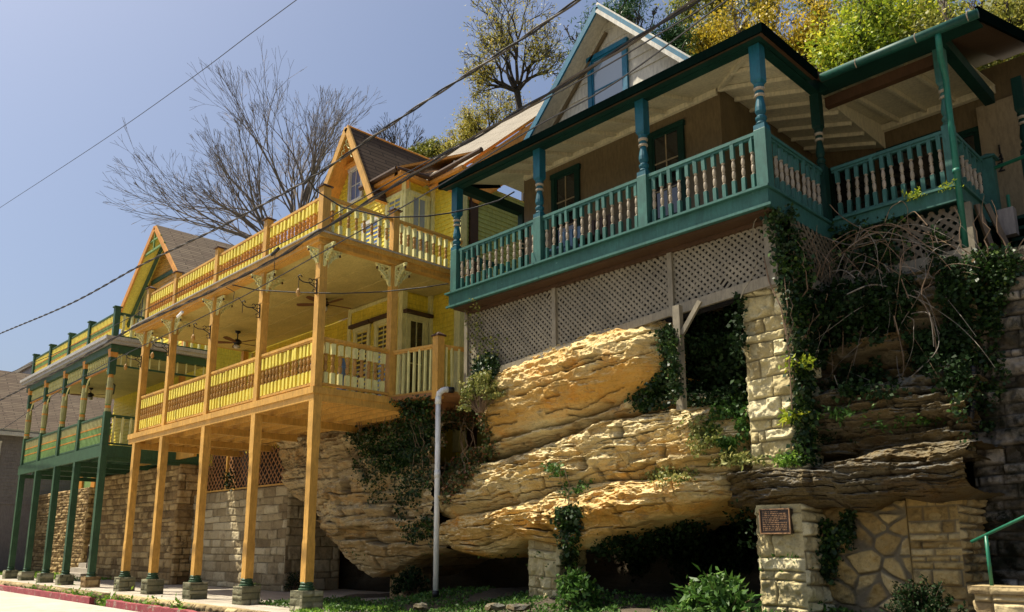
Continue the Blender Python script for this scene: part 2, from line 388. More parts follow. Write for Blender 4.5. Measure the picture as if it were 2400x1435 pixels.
# ------------------------------------------------------------ stone walls and rocks
def grid_faces(nu, nv):
    i = np.arange(nu-1)[:, None]*nv+np.arange(nv-1)[None, :]
    return np.stack([i, i+nv, i+nv+1, i+1], -1).reshape(-1, 4)
def stone_face(P, U, W, Hh, N, course, length, res=.025, rough=.03, depth=.03, seed=0, style='course', taper=None, irregular=.3):
    """returns V,F,tint,joint for one rough stone face"""
    rng = np.random.RandomState(seed)
    nu = max(3, int(W/res)); nv = max(3, int(Hh/res))
    u = np.linspace(0, W, nu)[:, None]+np.zeros((1, nv)); z = np.linspace(0, Hh, nv)[None, :]+np.zeros((nu, 1))
    wob = .25*course*fbm(u*1.2, z*2, seed, 2, seed)*irregular*2
    zz = z+wob; uu = u+.3*course*fbm(u*2, z*2, seed+9, 2, seed+3)*irregular
    if style == 'course':
        hs = []; t = 0
        while t < Hh+.5: h = course*rng.uniform(1-irregular, 1+irregular); hs.append(t); t += h
        hs = np.array(hs); ci = np.clip(np.searchsorted(hs, zz, 'right')-1, 0, len(hs)-2)
        dz = np.minimum(zz-hs[ci], hs[ci+1]-zz)
        du = np.zeros_like(dz); si = np.zeros_like(dz)
        for c in range(len(hs)-1):
            js = [-length*rng.uniform(0, 1)]
            while js[-1] < W+1: js.append(js[-1]+length*rng.uniform(1-irregular*1.6, 1+irregular*1.6))
            js = np.array(js); k = ci == c; x = uu[k]; j = np.clip(np.searchsorted(js, x, 'right')-1, 0, len(js)-2)
            du[k] = np.minimum(x-js[j], js[j+1]-x); si[k] = _h(j, j*0+c, j*0, seed)
        d = np.minimum(dz, du)
    else:
        n = int(W*Hh/(course*length))+4
        sx = rng.uniform(-.2, W+.2, n); sz = rng.uniform(-.1, Hh+.1, n)
        D = np.stack([np.hypot((uu-a)*.9, (zz-b)*1.1) for a, b in zip(sx, sz)], -1)
        o = np.argpartition(D, 1, axis=-1)[..., :2]; d1 = np.take_along_axis(D, o, -1); d = np.abs(d1[..., 1]-d1[..., 0])*.5
        si = _h(o.min(-1) if False else D.argmin(-1), o[..., 0]*0, o[..., 0]*0, seed)
    e = np.clip(d/.028, 0, 1); e = e*e*(3-2*e)
    off = depth*e+(si-.5)*depth*1.1*e+rough*fbm(u*7+si*40, z*7, seed, 4, seed+5)*e
    edge = np.minimum(np.minimum(u, W-u), np.minimum(z, Hh-z)); off = off*np.clip(edge/.05, 0, 1)+0
    off = np.maximum(off, -.01)
    U = np.array(U, float); N = np.array(N, float); P = np.array(P, float)
    V = P+u[..., None]*U+off[..., None]*N
    V[..., 2] += z
    if taper is not None: V[..., 2] -= 0; V = taper(V, u/W, z/Hh)
    Fq = grid_faces(nu, nv)
    if np.cross(U, [0, 0, 1]).dot(N) < 0: Fq = Fq[:, ::-1]
    jw = .018 if style == 'poly' else .016
    jt = 1-np.clip((d-(.012 if style == 'poly' else 0))/jw, 0, 1)
    return V.reshape(-1, 3), Fq, si.ravel(), jt.ravel()*.85
def merge(parts):
    V = []; Fq = []; T = []; J = []; o = 0
    for v, f, t, j in parts:
        V.append(v); Fq.append(f+o); T.append(t); J.append(j); o += len(v)
    return np.concatenate(V), np.concatenate(Fq), np.concatenate(T), np.concatenate(J)
def boxplain(x0, x1, y0, y1, z0, z1):
    v = np.array([(x0, y0, z0), (x1, y0, z0), (x1, y1, z0), (x0, y1, z0), (x0, y0, z1), (x1, y0, z1), (x1, y1, z1), (x0, y1, z1)], float)
    f = np.array([(3, 2, 1, 0), (4, 5, 6, 7), (0, 1, 5, 4), (1, 2, 6, 5), (2, 3, 7, 6), (3, 0, 4, 7)])
    return v, f, np.full(8, .5), np.zeros(8)
def stone_block(name, x0, x1, y0, y1, z0, z1, mat, course, length, sides='FR', parent=None, **k):
    ps = [boxplain(x0+.004, x1-.004, y0+.004, y1, z0, z1-.003)]
    s = k.pop('seed', 1)
    if 'F' in sides: ps.append(stone_face((x0, y0, z0), (1, 0, 0), x1-x0, z1-z0, (0, -1, 0), course, length, seed=s, **k))
    if 'R' in sides: ps.append(stone_face((x1, y0, z0), (0, 1, 0), y1-y0, z1-z0, (1, 0, 0), course, length, seed=s+1, **k))
    if 'L' in sides: ps.append(stone_face((x0, y0, z0), (0, 1, 0), y1-y0, z1-z0, (-1, 0, 0), course, length, seed=s+2, **k))
    V, Fq, T, J = merge(ps); return npmesh(name, V, Fq, mat, parent, T, J, smooth=False)
def rock(name, top, bot, Y0, bulge, depth, mat, seed, tilt=.1, nu=360, nv=150, rough=1., strata=.16, power=.55, ends=(1, 1), parent=None, yslope=0., fault=1.):
    top = np.array(top, float); bot = np.array(bot, float)
    x0 = max(top[0, 0], bot[0, 0]); x1 = min(top[-1, 0], bot[-1, 0])
    t = np.linspace(0, 1, nu); px = x0+(x1-x0)*t
    ty = np.interp(px, top[:, 0], top[:, 1]); by = np.interp(px, bot[:, 0], bot[:, 1])
    y0 = Y0+yslope*(t-.5)
    A = np.array([onY(a, b, c) for a, b, c in zip(px, ty, y0)]); B = np.array([onY(a, b, c) for a, b, c in zip(px, by, y0)])
    s = np.linspace(0, 1, nv)
    # cross-section: bottom back -> front -> top back
    s1 = np.clip((s-.14)/.72, 0, 1); ang = s1*np.pi
    zc = (1-np.cos(ang))/2; zc = zc*.65+s1*.35
    yb = -np.sin(ang)**power
    back = np.where(s < .14, (.14-s)/.14, 0)+np.where(s > .86, (s-.86)/.14, 0)
    env = np.ones(nu)
    if ends[0]: env *= np.clip(t/.12, 0, 1)**.5
    if ends[1]: env *= np.clip((1-t)/.12, 0, 1)**.5
    X = A[:, 0:1]*zc+B[:, 0:1]*(1-zc); Z = A[:, 2:3]*zc+B[:, 2:3]*(1-zc)
    Yv = y0[:, None]+bulge*env[:, None]*yb[None, :]+depth*back[None, :]+.0*X
    fx_ = (X+.35*fbm(Z*1.3, X*.4, seed, 2, seed+40))/1.15; zt = Z-tilt*(X-X[0, 0])+.16*fbm(X*.9, Z*.9, seed, 3, seed)+fault*strata*.9*(_h(np.floor(fx_), fx_*0, fx_*0, seed+41)-.5)
    hgt = (A[:, 2]-B[:, 2])[:, None]
    # strata ledges: layered saw-tooth with hashed depth
    lay = zt/strata; li = np.floor(lay); fr = lay-li
    hsh = _h(li, li*0, li*0, seed)*.8+.4*vn(X*1.2+li*7, li, 0*X, seed+2)
    led = (hsh-.5)*.22+.06*(fr**.7-.5)
    lay2 = zt/(strata*.31)+3.3; l2 = np.floor(lay2); f2 = lay2-l2
    led2 = (_h(l2, l2*0, l2*0, seed+5)-.5)*.05+.02*vn(X*3+l2*5, l2, 0*X, seed+4)
    crack = np.exp(-((fr-.02)/.05)**2)*(vn(X*.9, li*3.1, 0*X, seed+8) > -.1)+.7*np.exp(-((f2-.05)/.12)**2)*(vn(X*1.6, l2*2.1, 0*X, seed+9) > .25)
    big = fbm(X*.7, Yv*.7, Z*.9, 4, seed+11)*.55
    med = fbm(X*2.5, Yv*2.5, Z*4, 4, seed+12)*.13
    fin = fbm(X*10, Yv*10, Z*16, 4, seed+13)*.035
    front = np.clip(np.sin(ang), 0, 1)[None, :]**.4*env[:, None]
    # blocky fractures: jittered joints inside each bed
    wx = X*1.0+.25*fbm(X*2, Z*2, seed, 3, seed+20); cell = wx/(.55+.5*_h(li, li*0+3, li*0, seed+21)); cj = np.floor(cell); cf = cell-cj
    blk = (_h(cj, li, li*0, seed+22)-.5)*.24
    vj = np.exp(-((cf-.02)/.035)**2)*(_h(cj, li, li*0, seed+23) > .45)
    c2 = (X*2.6+.3*fbm(X*4, Z*5, seed, 3, seed+24)); c2i = np.floor(c2); blk2 = (_h(c2i, l2, l2*0, seed+25)-.5)*.05
    pit = np.clip(vn(X*9, Yv*9, Z*13, seed+26)-.45, 0, 1)*.09
    rid = (1-np.abs(vn(X*3.2, Yv*3, Z*6.5, seed+27)))**3*.05
    grit = fbm(X*28, Yv*28, Z*36, 3, seed+28)*.022
    off = (led*1.7+led2*1.7+blk*1.2*fault+blk2)*rough*front+(big*.8)*rough*front+med*rough*1.2+fin*1.5+grit-crack*.11*front-vj*.06*front*rough*fault-pit*front+rid*front
    crack = np.clip(crack+vj*.7*fault, 0, 1.2)
    Yv = Yv-off
    Z2 = Z+(fin+med*.3)*np.where(back > 0, 1, .6)[None, :]
    X2 = X+.03*fbm(X*3, Z*3, Yv*3, 3, seed+15)
    V = np.stack([X2, Yv, Z2], -1)
    Fq = grid_faces(nu, nv)
    ob = npmesh(name, V.reshape(-1, 3), Fq, mat, parent, np.full(nu*nv, .5), np.clip(crack*.85*front, 0, 1).ravel(), smooth=False)
    return ob
# ------------------------------------------------------------ setting
def sheet(name, pts, mat, z=None):
    b = MB(); b.add(pts, [tuple(range(len(pts)))]); return struct(b.build(name, mat))
gx = 400
struct_ground = sheet('ground', [(-gx, -gx, -.40), (gx, -gx, -.40), (gx, gx, -.40), (-gx, gx, -.40)], 'soil')
b = MB(); b.box(-200, 60, -9, 6.92, -.36, -.25); struct(b.build('road', 'asphalt'))
# sidewalk with broken front edge
nu, nv = 420, 30
xs = np.linspace(-60, -12.6, nu); edge = 7.42+.06*fbm(xs*2, 0, 0, 4, 3)-.0
ys = np.linspace(0, 1, nv)
X = xs[:, None]+0*ys[None]; Yg = edge[:, None]+ys[None]**1.3*(12.6-edge[:, None])
Zg = .012*fbm(X*1.5, Yg*1.5, 0, 4, 5)+0*X
Zg[:, 0] -= .3; Yg[:, 0] -= .03
struct(npmesh('sidewalk', np.stack([X, Yg, Zg], -1).reshape(-1, 3), grid_faces(nu, nv), 'concrete', tint=None))
# rough kerb stones below the pavement edge (retaining strip)
for i, (x0, x1, yo) in enumerate(((-60, -22.1, 0), (-21.4, -13.2, 0))):
    o = stone_block('pavement_edge', x0, x1, 7.30, 7.9, -.4, -.012, 'stone_tan', .16, .55, 'FRL', res=.03 if i else .05, rough=.09, depth=.05, seed=50+i, irregular=.5); struct(o)
for i, (x0, x1) in enumerate(((-60, -21.95), (-20.75, -12.0))):
    b = MB(); n = int((x1-x0)/.25)
    P = [(x0+(x1-x0)*k/n, 6.93+.012*random.uniform(-1, 1), -.10+.012*random.uniform(-1, 1)) for k in range(n+1)]
    for p, q in zip(P, P[1:]):
        b.add([(p[0], p[1], -.36), (q[0], q[1], -.36), (q[0], q[1], q[2]), (p[0], p[1], p[2]), (p[0], p[1]+.15, p[2]), (q[0], q[1]+.15, q[2]), (p[0], p[1]+.15, -.36), (q[0], q[1]+.15, -.36)],
              [(0, 1, 2, 3), (3, 2, 5, 4), (4, 5, 7, 6)])
    b.add([(P[-1][0], 6.93, -.36), (P[-1][0], 7.08, -.36), (P[-1][0], 7.08, -.1), (P[-1][0], 6.93, -.1)], [(0, 1, 2, 3)])
    b.add([(P[0][0], 6.93, -.36), (P[0][0], 7.08, -.36), (P[0][0], 7.08, -.1), (P[0][0], 6.93, -.1)], [(3, 2, 1, 0)])
    struct(b.build('kerb', 'red_curb'))
# planting bed rising to the rocks on the right
nu, nv = 260, 90
xs = np.linspace(-16.5, 14, nu); ys = np.linspace(6.9, 14, nv)
X, Yg = np.meshgrid(xs, ys, indexing='ij')
t = np.clip((X+14.2)/1.5, 0, 1); Zg = -.1+np.clip((Yg-8.2)/2.6, 0, 1)*.42*np.clip((X+15)/2.5, .25, 1)+.10*fbm(X*1.3, Yg*1.3, 0, 5, 21)-.25*(1-t)*np.clip((9.3-Yg)/1.0, 0, 1)
struct(npmesh('planting_bed', np.stack([X, Yg, Zg], -1).reshape(-1, 3), grid_faces(nu, nv), 'soil'))
# hillside with its cliff front
nu, nv = 300, 120
xs = np.linspace(-150, 60, nu); X = xs[:, None]+np.zeros((1, nv))
yc = np.where(xs < -19.5, 11.9, 13.0)[:, None]
s = np.linspace(0, 1, nv)[None, :]
sk = np.clip(s/.25, 0, 1); q = np.clip((s-.25)/.75, 0, 1)
topz = np.where(xs < -19.5, 3.4, 4.4)[:, None]
slope = .30+.45*np.clip((xs+60)/25, 0, 1)[:, None]
Yv = yc+.5*sk+q**1.6*70
Zv = -.5+sk*(topz+.5)+np.clip(Yv-yc-4.5, 0, None)*slope+.0*X
Yv = Yv+np.where(q > 0, 0, 1)*.35*fbm(X*.7, Zv*.9, 0, 4, 31)*2
Zv = Zv+np.where(q > 0, 1, 0)*.5*fbm(X*.3, Yv*.3, 0, 4, 33)
hob = npmesh('hillside', np.stack([X, Yv, Zv], -1).reshape(-1, 3), grid_faces(nu, nv), ['hill', 'cliff_dark'], tint=np.full(nu*nv, .5), joint=np.zeros(nu*nv))
mi = np.zeros((nu-1, nv-1), np.int32); mi[:, :int(nv*.25)] = 1; hob.data.polygons.foreach_set('material_index', mi.ravel()); struct(hob)
def hillz(x, y):
    tz = 3.4 if x < -19.5 else 4.4; ycc = 11.9 if x < -19.5 else 13.0
    return tz+max(0, y-ycc-4.5)*(.30+.45*min(1, max(0, (x+60)/25)))-.8
# ------------------------------------------------------------ stone walls
tag(stone_block('stone_wall', -49, -34.9, 10.6, 12, -.02, 3.45, 'stone_warm', .13, .22, 'FR', res=.035, rough=.07, depth=.05, seed=3, irregular=.5),
    'rough rubble stone wall at the far left behind the green porch posts', 'stone wall')
tag(stone_block('stone_wall', -32.5, -25.2, 10.2, 12.1, -.02, 3.67, 'stone_warm', .19, .40, 'FRL', res=.025, rough=.045, depth=.05, seed=5, irregular=.42),
    'tall coursed stone retaining wall under the joint of the green and orange decks', 'stone wall')
tag(stone_block('stone_wall', -25.19, -19.35, 10.75, 12.4, -.02, 2.72, 'stone_grey', .28, .50, 'FR', res=.022, rough=.035, depth=.035, seed=9, irregular=.4),
    'lower stone block wall carrying the orange lattice beside the big left rock', 'stone wall')
# steps with rail in the recess
t = thing('stone_steps', 'short flight of stone steps climbing in the wall recess behind the green posts', 'steps', (-33.7, 10.6, 0))
for k in range(7):
    b = MB(); b.box(-34.8, -32.6, 9.9+k*.28, 12.6, .0+k*.17, .165+k*.17); b.build('step', 'stone_plain' if False else 'concrete', t)
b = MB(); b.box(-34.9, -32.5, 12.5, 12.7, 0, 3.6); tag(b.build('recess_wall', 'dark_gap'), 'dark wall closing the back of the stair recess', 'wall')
t = thing('handrail', 'pale metal handrail slanting over the stone steps', 'handrail', (-33.3, 10.4, 0))
b = MB(); b.tube([(-33.3, 10.3, 1.15), (-33.3, 11.6, 2.1)], .03); b.tube([(-33.3, 10.3, 1.0), (-33.3, 11.6, 1.95)], .02); b.build('rail', 'metal_flash', t)
b = MB(); b.tube([(-33.3, 10.3, .1), (-33.3, 10.3, 1.15)], .02); b.build('post', 'iron', t)
b = MB(); b.tube([(-33.3, 11.6, 1.0), (-33.3, 11.6, 2.1)], .02); b.build('post', 'iron', t)
# right hand walls and pillars
tag(stone_block('stone_pillar', -10.15, -9.5, 10.35, 11.1, -.1, 1.50, 'stone_pale', .28, .36, 'FRL', res=.013, rough=.10, depth=.04, seed=12, irregular=.5),
    'short pale stone pillar propping up the overhanging rock in the middle', 'stone pillar')
tag(stone_block('stone_pillar', -5.75, -5.1, 10.35, 11.3, -.2, 1.70, 'stone_pale', .24, .38, 'FRL', res=.013, rough=.08, depth=.04, seed=14, irregular=.5),
    'stone pillar that carries the bronze plaque under the rock ledge', 'stone pillar')
tag(stone_block('stone_column', -5.80, -5.10, 10.42, 11.1, 2.15, 4.78, 'stone_pale', .24, .42, 'FRL', res=.013, rough=.11, depth=.05, seed=17, irregular=.5),
    'pale stone column holding up the corner of the teal porch', 'stone pillar')
tag(stone_block('stone_wall', -5.09, -4.0, 10.95, 11.6, -.2, 1.72, 'stone_flag', .20, .27, 'F', res=.011, rough=.07, depth=.04, seed=22, style='poly'),
    'panel of irregular yellow flagstones with wide mortar below the ledge', 'stone wall')
tag(stone_block('stone_wall', -3.995, -3.40, 10.98, 11.9, -.2, 1.78, 'stone_flag', .12, .26, 'FR', res=.013, rough=.09, depth=.05, seed=24, irregular=.6),
    'narrow strip of rough brown rubble right of the flagstones', 'stone wall')
tag(stone_block('stone_wall', -3.44, 2.5, 11.9, 12.8, -.3, 5.02, 'stone_mossy', .16, .5, 'F', res=.018, rough=.13, depth=.06, seed=26, irregular=.55),
    'tall dark mossy retaining wall at the right edge', 'stone wall')
t = thing('low_wall', 'low pale stone wall with a cap in the bottom right corner', 'stone wall', (-2.2, 9.2, 0))
stone_block('wall', -2.72, -.4, 9.0, 9.35, -.3, .69, 'stone_tan', .17, .3, 'FL', parent=t, res=.012, rough=.04, depth=.03, seed=31)
stone_block('cap_stone', -2.76, -.4, 8.95, 9.4, .693, .77, 'stone_tan', .09, .6, 'FL', parent=t, res=.012, rough=.02, depth=.02, seed=33)
t = thing('handrail', 'green tubular handrail rising from the low stone wall', 'handrail', (-2.5, 9.18, .77))
b = MB(); b.tube([(-2.75, 9.18, 1.19), (-2.2, 9.18, 1.455), (-1.0, 9.18, 2.05)], .016, 8); b.build('rail', 'rail_green', t, True)
b = MB(); b.tube([(-2.61, 9.18, .75), (-2.61, 9.18, 1.25)], .018, 8); b.build('post', 'rail_green', t, True)
b = MB(); b.tube([(-1.2, 9.18, .75), (-1.2, 9.18, 1.94)], .018, 8); b.build('post', 'rail_green', t, True)
# plaque
pc = onY(1820, 1222, 10.29)
t = thing('plaque', 'dark bronze plaque with lines of raised text on the pale stone pillar', 'plaque', pc)
b = MB(); b.box(pc.x-.215, pc.x+.215, 10.245, 10.34, pc.z-.165, pc.z+.165); b.build('plate', 'bronze', t)
b = MB()
for (x0, x1, z0, z1) in ((-.22, .22, .152, .168), (-.22, .22, -.168, -.152), (-.22, -.205, -.152, .152), (.205, .22, -.152, .152)):
    b.box(pc.x+x0, pc.x+x1, 10.232, 10.25, pc.z+z0, pc.z+z1)
b.build('rim', 'bronze_edge', t)
b = MB(); rr = random.Random(3)
for k in range(11):
    z = pc.z+.125-k*.024; x = pc.x-.175
    end = pc.x+(.17 if k not in (0, 5) else .06)
    while x < end:
        l = rr.uniform(.015, .05); b.box(x, min(x+l, end), 10.239, 10.246, z-.005, z+.005); x += l+.01
b.build('lettering', 'bronze_edge', t)
# ------------------------------------------------------------ rocks
def trock(label, *a, **k): return tag(rock(*a, **k), label, 'rock')
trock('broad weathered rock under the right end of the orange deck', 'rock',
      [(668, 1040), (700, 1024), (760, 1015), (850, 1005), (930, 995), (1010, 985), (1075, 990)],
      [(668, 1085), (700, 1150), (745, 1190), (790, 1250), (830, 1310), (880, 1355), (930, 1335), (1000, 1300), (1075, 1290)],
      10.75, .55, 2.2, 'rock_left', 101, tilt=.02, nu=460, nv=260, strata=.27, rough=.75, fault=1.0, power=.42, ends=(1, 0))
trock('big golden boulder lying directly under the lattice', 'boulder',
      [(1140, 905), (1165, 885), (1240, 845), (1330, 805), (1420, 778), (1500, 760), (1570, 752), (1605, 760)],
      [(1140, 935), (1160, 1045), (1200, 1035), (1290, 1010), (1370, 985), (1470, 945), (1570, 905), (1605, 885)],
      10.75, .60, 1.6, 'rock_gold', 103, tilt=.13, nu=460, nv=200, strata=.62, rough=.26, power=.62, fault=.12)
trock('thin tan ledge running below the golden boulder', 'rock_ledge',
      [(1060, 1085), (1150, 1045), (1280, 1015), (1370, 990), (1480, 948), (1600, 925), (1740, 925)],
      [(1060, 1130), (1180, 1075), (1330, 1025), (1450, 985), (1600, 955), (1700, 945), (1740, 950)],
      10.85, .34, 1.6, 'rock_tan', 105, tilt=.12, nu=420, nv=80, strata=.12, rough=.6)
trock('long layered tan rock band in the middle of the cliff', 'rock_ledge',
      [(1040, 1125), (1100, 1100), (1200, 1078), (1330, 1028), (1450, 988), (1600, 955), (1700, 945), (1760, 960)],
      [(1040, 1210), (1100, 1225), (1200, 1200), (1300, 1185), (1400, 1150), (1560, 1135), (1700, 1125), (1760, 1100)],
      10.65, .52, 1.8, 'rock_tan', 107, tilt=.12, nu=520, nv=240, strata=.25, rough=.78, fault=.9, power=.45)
trock('lowest overhanging golden rock shelf above the cave', 'rock_ledge',
      [(1030, 1230), (1100, 1208), (1200, 1195), (1290, 1168), (1370, 1138), (1460, 1128), (1560, 1128), (1640, 1108), (1720, 1120)],
      [(1030, 1262), (1090, 1290), (1160, 1308), (1255, 1265), (1330, 1285), (1400, 1290), (1480, 1248), (1560, 1218), (1640, 1205), (1720, 1165)],
      10.45, .50, 2.0, 'rock_gold', 109, tilt=.12, nu=520, nv=220, strata=.30, rough=.70, fault=.8, power=.45)
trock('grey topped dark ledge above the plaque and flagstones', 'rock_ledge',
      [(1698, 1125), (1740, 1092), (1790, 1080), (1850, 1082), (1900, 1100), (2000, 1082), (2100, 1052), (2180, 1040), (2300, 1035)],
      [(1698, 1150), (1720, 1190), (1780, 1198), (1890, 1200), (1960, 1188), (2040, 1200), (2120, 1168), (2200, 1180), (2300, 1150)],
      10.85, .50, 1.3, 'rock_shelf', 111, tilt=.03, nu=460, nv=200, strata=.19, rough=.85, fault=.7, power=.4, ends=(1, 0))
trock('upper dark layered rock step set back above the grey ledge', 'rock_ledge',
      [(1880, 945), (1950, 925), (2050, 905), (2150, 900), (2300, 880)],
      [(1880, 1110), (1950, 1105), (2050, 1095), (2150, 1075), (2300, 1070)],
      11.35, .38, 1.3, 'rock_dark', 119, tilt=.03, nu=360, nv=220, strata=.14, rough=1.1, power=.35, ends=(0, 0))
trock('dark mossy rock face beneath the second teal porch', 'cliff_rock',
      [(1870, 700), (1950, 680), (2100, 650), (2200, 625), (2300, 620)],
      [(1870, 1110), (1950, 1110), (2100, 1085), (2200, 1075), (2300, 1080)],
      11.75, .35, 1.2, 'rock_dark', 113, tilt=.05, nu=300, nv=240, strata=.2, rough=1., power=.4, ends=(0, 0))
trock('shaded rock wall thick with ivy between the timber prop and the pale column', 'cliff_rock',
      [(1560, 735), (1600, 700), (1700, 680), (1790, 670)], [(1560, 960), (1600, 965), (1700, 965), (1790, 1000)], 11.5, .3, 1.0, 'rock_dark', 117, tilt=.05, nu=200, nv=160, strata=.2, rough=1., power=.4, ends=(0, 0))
trock('small rounded stone wedged beside the ledge', 'stone', [(1660, 1118), (1680, 1105), (1715, 1108)], [(1660, 1135), (1680, 1155), (1715, 1150)],
      10.4, .18, .5, 'rock_tan', 115, nu=60, nv=60, strata=.3, rough=.3)
tag(stone_block('stone_pillar', -15.1, -14.4, 11.0, 11.6, -.1, .95, 'stone_warm', .2, .35, 'FR', res=.025, rough=.05, depth=.03, seed=41),
    'dim stone stub beneath the left rock beside the white pipe', 'stone pillar')
# ------------------------------------------------------------ joinery helpers
def baluster_mesh(name, h, hw, mats, top=.27, bot=.30, prof=None, n=8):
    """square block, turned middle, square block; origin at the bottom centre"""
    b = MB(); zb = h*bot; zt = h*(1-top)
    b.cbox(0, 0, hw, 0, zb, 0); b.cbox(0, 0, hw, zt, h, 0)
    L = zt-zb; pr = [(.95, 0), (.95, .03), (.55, .06), (.55, .09), (.80, .13), (.95, .25), (.90, .36), (.62, .45), (.60, .48), (.9, .495), (.9, .515), (.6, .53), (.62, .56), (.9, .65), (.92, .75), (.7, .87), (.5, .92), (.9, .95), (.9, 1)]
    b.lathe(0, 0, [(hw*r*1.08, zb+L*z) for r, z in pr], n, 1)
    me_o = b.build(name, mats); me = me_o.data; bpy.data.objects.remove(me_o); return me
def brk(mb, P, d, s=1., m=0):
    """gingerbread bracket at post head: P top corner, d horizontal dir (2d)"""
    P = Vector(P); d = Vector((d[0], d[1], 0)); n = Vector((-d.y, d.x, 0))*.022
    def q(u, v): return P+d*u*s+Vector((0, 0, -v*s))
    def pr(pts, m_=m): mb.prism([q(*p)-n for p in pts], n*2, m_)
    pr([(0, 0), (.36, 0), (.36, .035), (0, .035)])
    pr([(0, .035), (.035, .035), (.035, .42), (0, .42)])
    pts = [(.34, .03), (.25, .09), (.27, .13), (.2, .15), (.17, .2), (.12, .21), (.11, .28), (.055, .3), (.035, .40)]
    for a, c in zip(pts, pts[1:]):
        mb.beam(q(*a), q(*c), .044, .04*s, m)
    for cu, cv, r in ((.20, .085, .045), (.09, .17, .05)):
        ring = [q(cu+r*math.cos(t), cv+r*math.sin(t)) for t in [k*math.pi/4 for k in range(9)]]
        for a, c in zip(ring, ring[1:]): mb.beam(a, c, .04, .018*s, m)
    mb.beam(q(.30, .04), q(.33, .12), .03, .03, 1)
def window(parent, P, U, N, w_, h, fm, gm, nx=2, ny=2, casing=.09, sash=.035, name='window', head=None, muntin=None):
    """P bottom centre on wall face"""
    P = Vector(P); U = Vector(U); N = Vector(N); Z = Vector((0, 0, 1))
    def bx(mb, u0, u1, z0, z1, d0, d1, m=0):
        a = P+U*u0+N*d0+Z*z0; b_ = P+U*u1+N*d0+Z*z0; c = P+U*u1+N*d0+Z*z1; d = P+U*u0+N*d0+Z*z1
        mb.prism([a, b_, c, d], N*(d1-d0), m)
    f = MB(); W2 = w_/2
    bx(f, -W2-casing, -W2, -.02, h, 0, .055); bx(f, W2, W2+casing, -.02, h, 0, .055)
    bx(f, -W2-casing-.02, W2+casing+.02, h, h+casing, 0, .065); bx(f, -W2-casing-.04, W2+casing+.04, -.07, -.02, 0, .10)
    if head: bx(f, -W2-casing-.08, W2+casing+.08, h+casing+.001, h+casing+.08, 0, .16, 1)
    bx(f, -W2, -W2+sash, 0, h, .0, .035); bx(f, W2-sash, W2, 0, h, .0, .035); bx(f, -W2+sash, W2-sash, 0, sash, 0, .035); bx(f, -W2+sash, W2-sash, h-sash, h, 0, .035)
    for i in range(1, nx): u = -W2+w_*i/nx; bx(f, u-.011, u+.011, sash, h-sash, 0, .03, 2)
    for i in range(1, ny): z = h*i/ny; bx(f, -W2+sash, W2-sash, z-.012, z+.012, 0, .028, 2)
    fr = f.build(name, [fm, head or fm, muntin or fm], parent)
    g = MB(); bx(g, -W2+.01, W2-.01, .01, h-.01, .003, .014); g.build('pane', gm, fr)
    return fr
def rails(mb, a, b_, zt, zb, w_=.09, m=0, h=.05):
    a = Vector((a[0], a[1], 0)); b_ = Vector((b_[0], b_[1], 0)); Z = Vector((0, 0, 1))
    mb.beam(a+Z*(zt-h/2), b_+Z*(zt-h/2), w_, h, m); mb.beam(a+Z*(zt-h-.018), b_+Z*(zt-h-.018), w_*.55, .035, m)
    mb.beam(a+Z*(zb), b_+Z*(zb), w_*.7, .05, m)
def span(a, b_, gap, inset=.1):
    a = Vector(a); b_ = Vector(b_); L = (b_-a).length; d = (b_-a)/L; n = max(1, int(round((L-2*inset)/gap)))
    return [a+d*(inset+(L-2*inset)*(k+.5)/n) for k in range(n)]
def bandpost(mb, x, y, z0, z1, hw, m=0, m2=1, bandz=None, lower=None):
    """porch post: square foot, turned shaft with bands, square head (all cut from one timber)"""
    lo = lower or z0+.95
    mb.cbox(x, y, hw, z0, lo, m)
    ht = z1-.62*(z1-lo)*.78
    r = hw
    pr = [(r*.75, lo), (r*1.0, lo+.03), (r*.7, lo+.06), (r*.95, lo+.10), (r*.95, lo+.13), (r*.6, lo+.16), (r*.92, lo+.22), (r*.9, lo+.28), (r*.62, ht-.22), (r*.6, ht-.2)]
    mb.lathe(x, y, pr, 12, m)
    mb.lathe(x, y, [(r*.62, ht-.2), (r*.92, ht-.19), (r*.92, ht-.165), (r*.62, ht-.16)], 12, m2)
    mb.lathe(x, y, [(r*.66, ht-.16), (r*.8, ht-.13), (r*.66, ht-.105)], 12, m)
    mb.lathe(x, y, [(r*.66, ht-.105), (r*.95, ht-.09), (r*.95, ht-.065), (r*.66, ht-.06)], 12, m2)
    mb.lathe(x, y, [(r*.7, ht-.06), (r*.9, ht-.02), (r*.85, ht)], 12, m)
    mb.lathe(x, y, [(r*.9, ht), (r*1.38, ht+.05)], 4, m); mb.cbox(x, y, hw*.97, ht+.051, z1, m)
# ============================================================ ORANGE HOUSE
oh = thing('porch_house', 'yellow clapboard house with orange double porch standing on tall orange posts', 'house', (-18, 9.5, 0))
PX = [-22.6, -20.72, -18.25, -15.8, -13.47]; YF = 7.95; XR = -13.47
for i, x in enumerate(PX):
    bz = -.03
    b = MB(); hw = .20 if i < 4 else .215
    me = stone_block('post_base', x-hw+.02, x+hw+.02, YF-hw, YF+hw, -.15, .36, 'stone_base', .125, .5, 'FRL', parent=oh, res=.02, rough=.03, depth=.02, seed=60+i)
    b.lathe(x, YF, [(.15, .36), (.15, .39), (.12, .40), (.13, .44), (.105, .46), (.12, .49), (.10, .51)], 12)
    b.build('post_collar', 'green_paint', oh)
    b = MB(); b.cbox(x, YF, .088, .505, 1.2); b.lathe(x, YF, [(.124, 1.2), (.112, 1.28), (.112, 2.95), (.124, 3.05)], 4); b.cbox(x, YF, .088, 3.05, 3.87)
    for k in range(4):
        pass
    b.build('ground_post', 'orange_wood', oh)
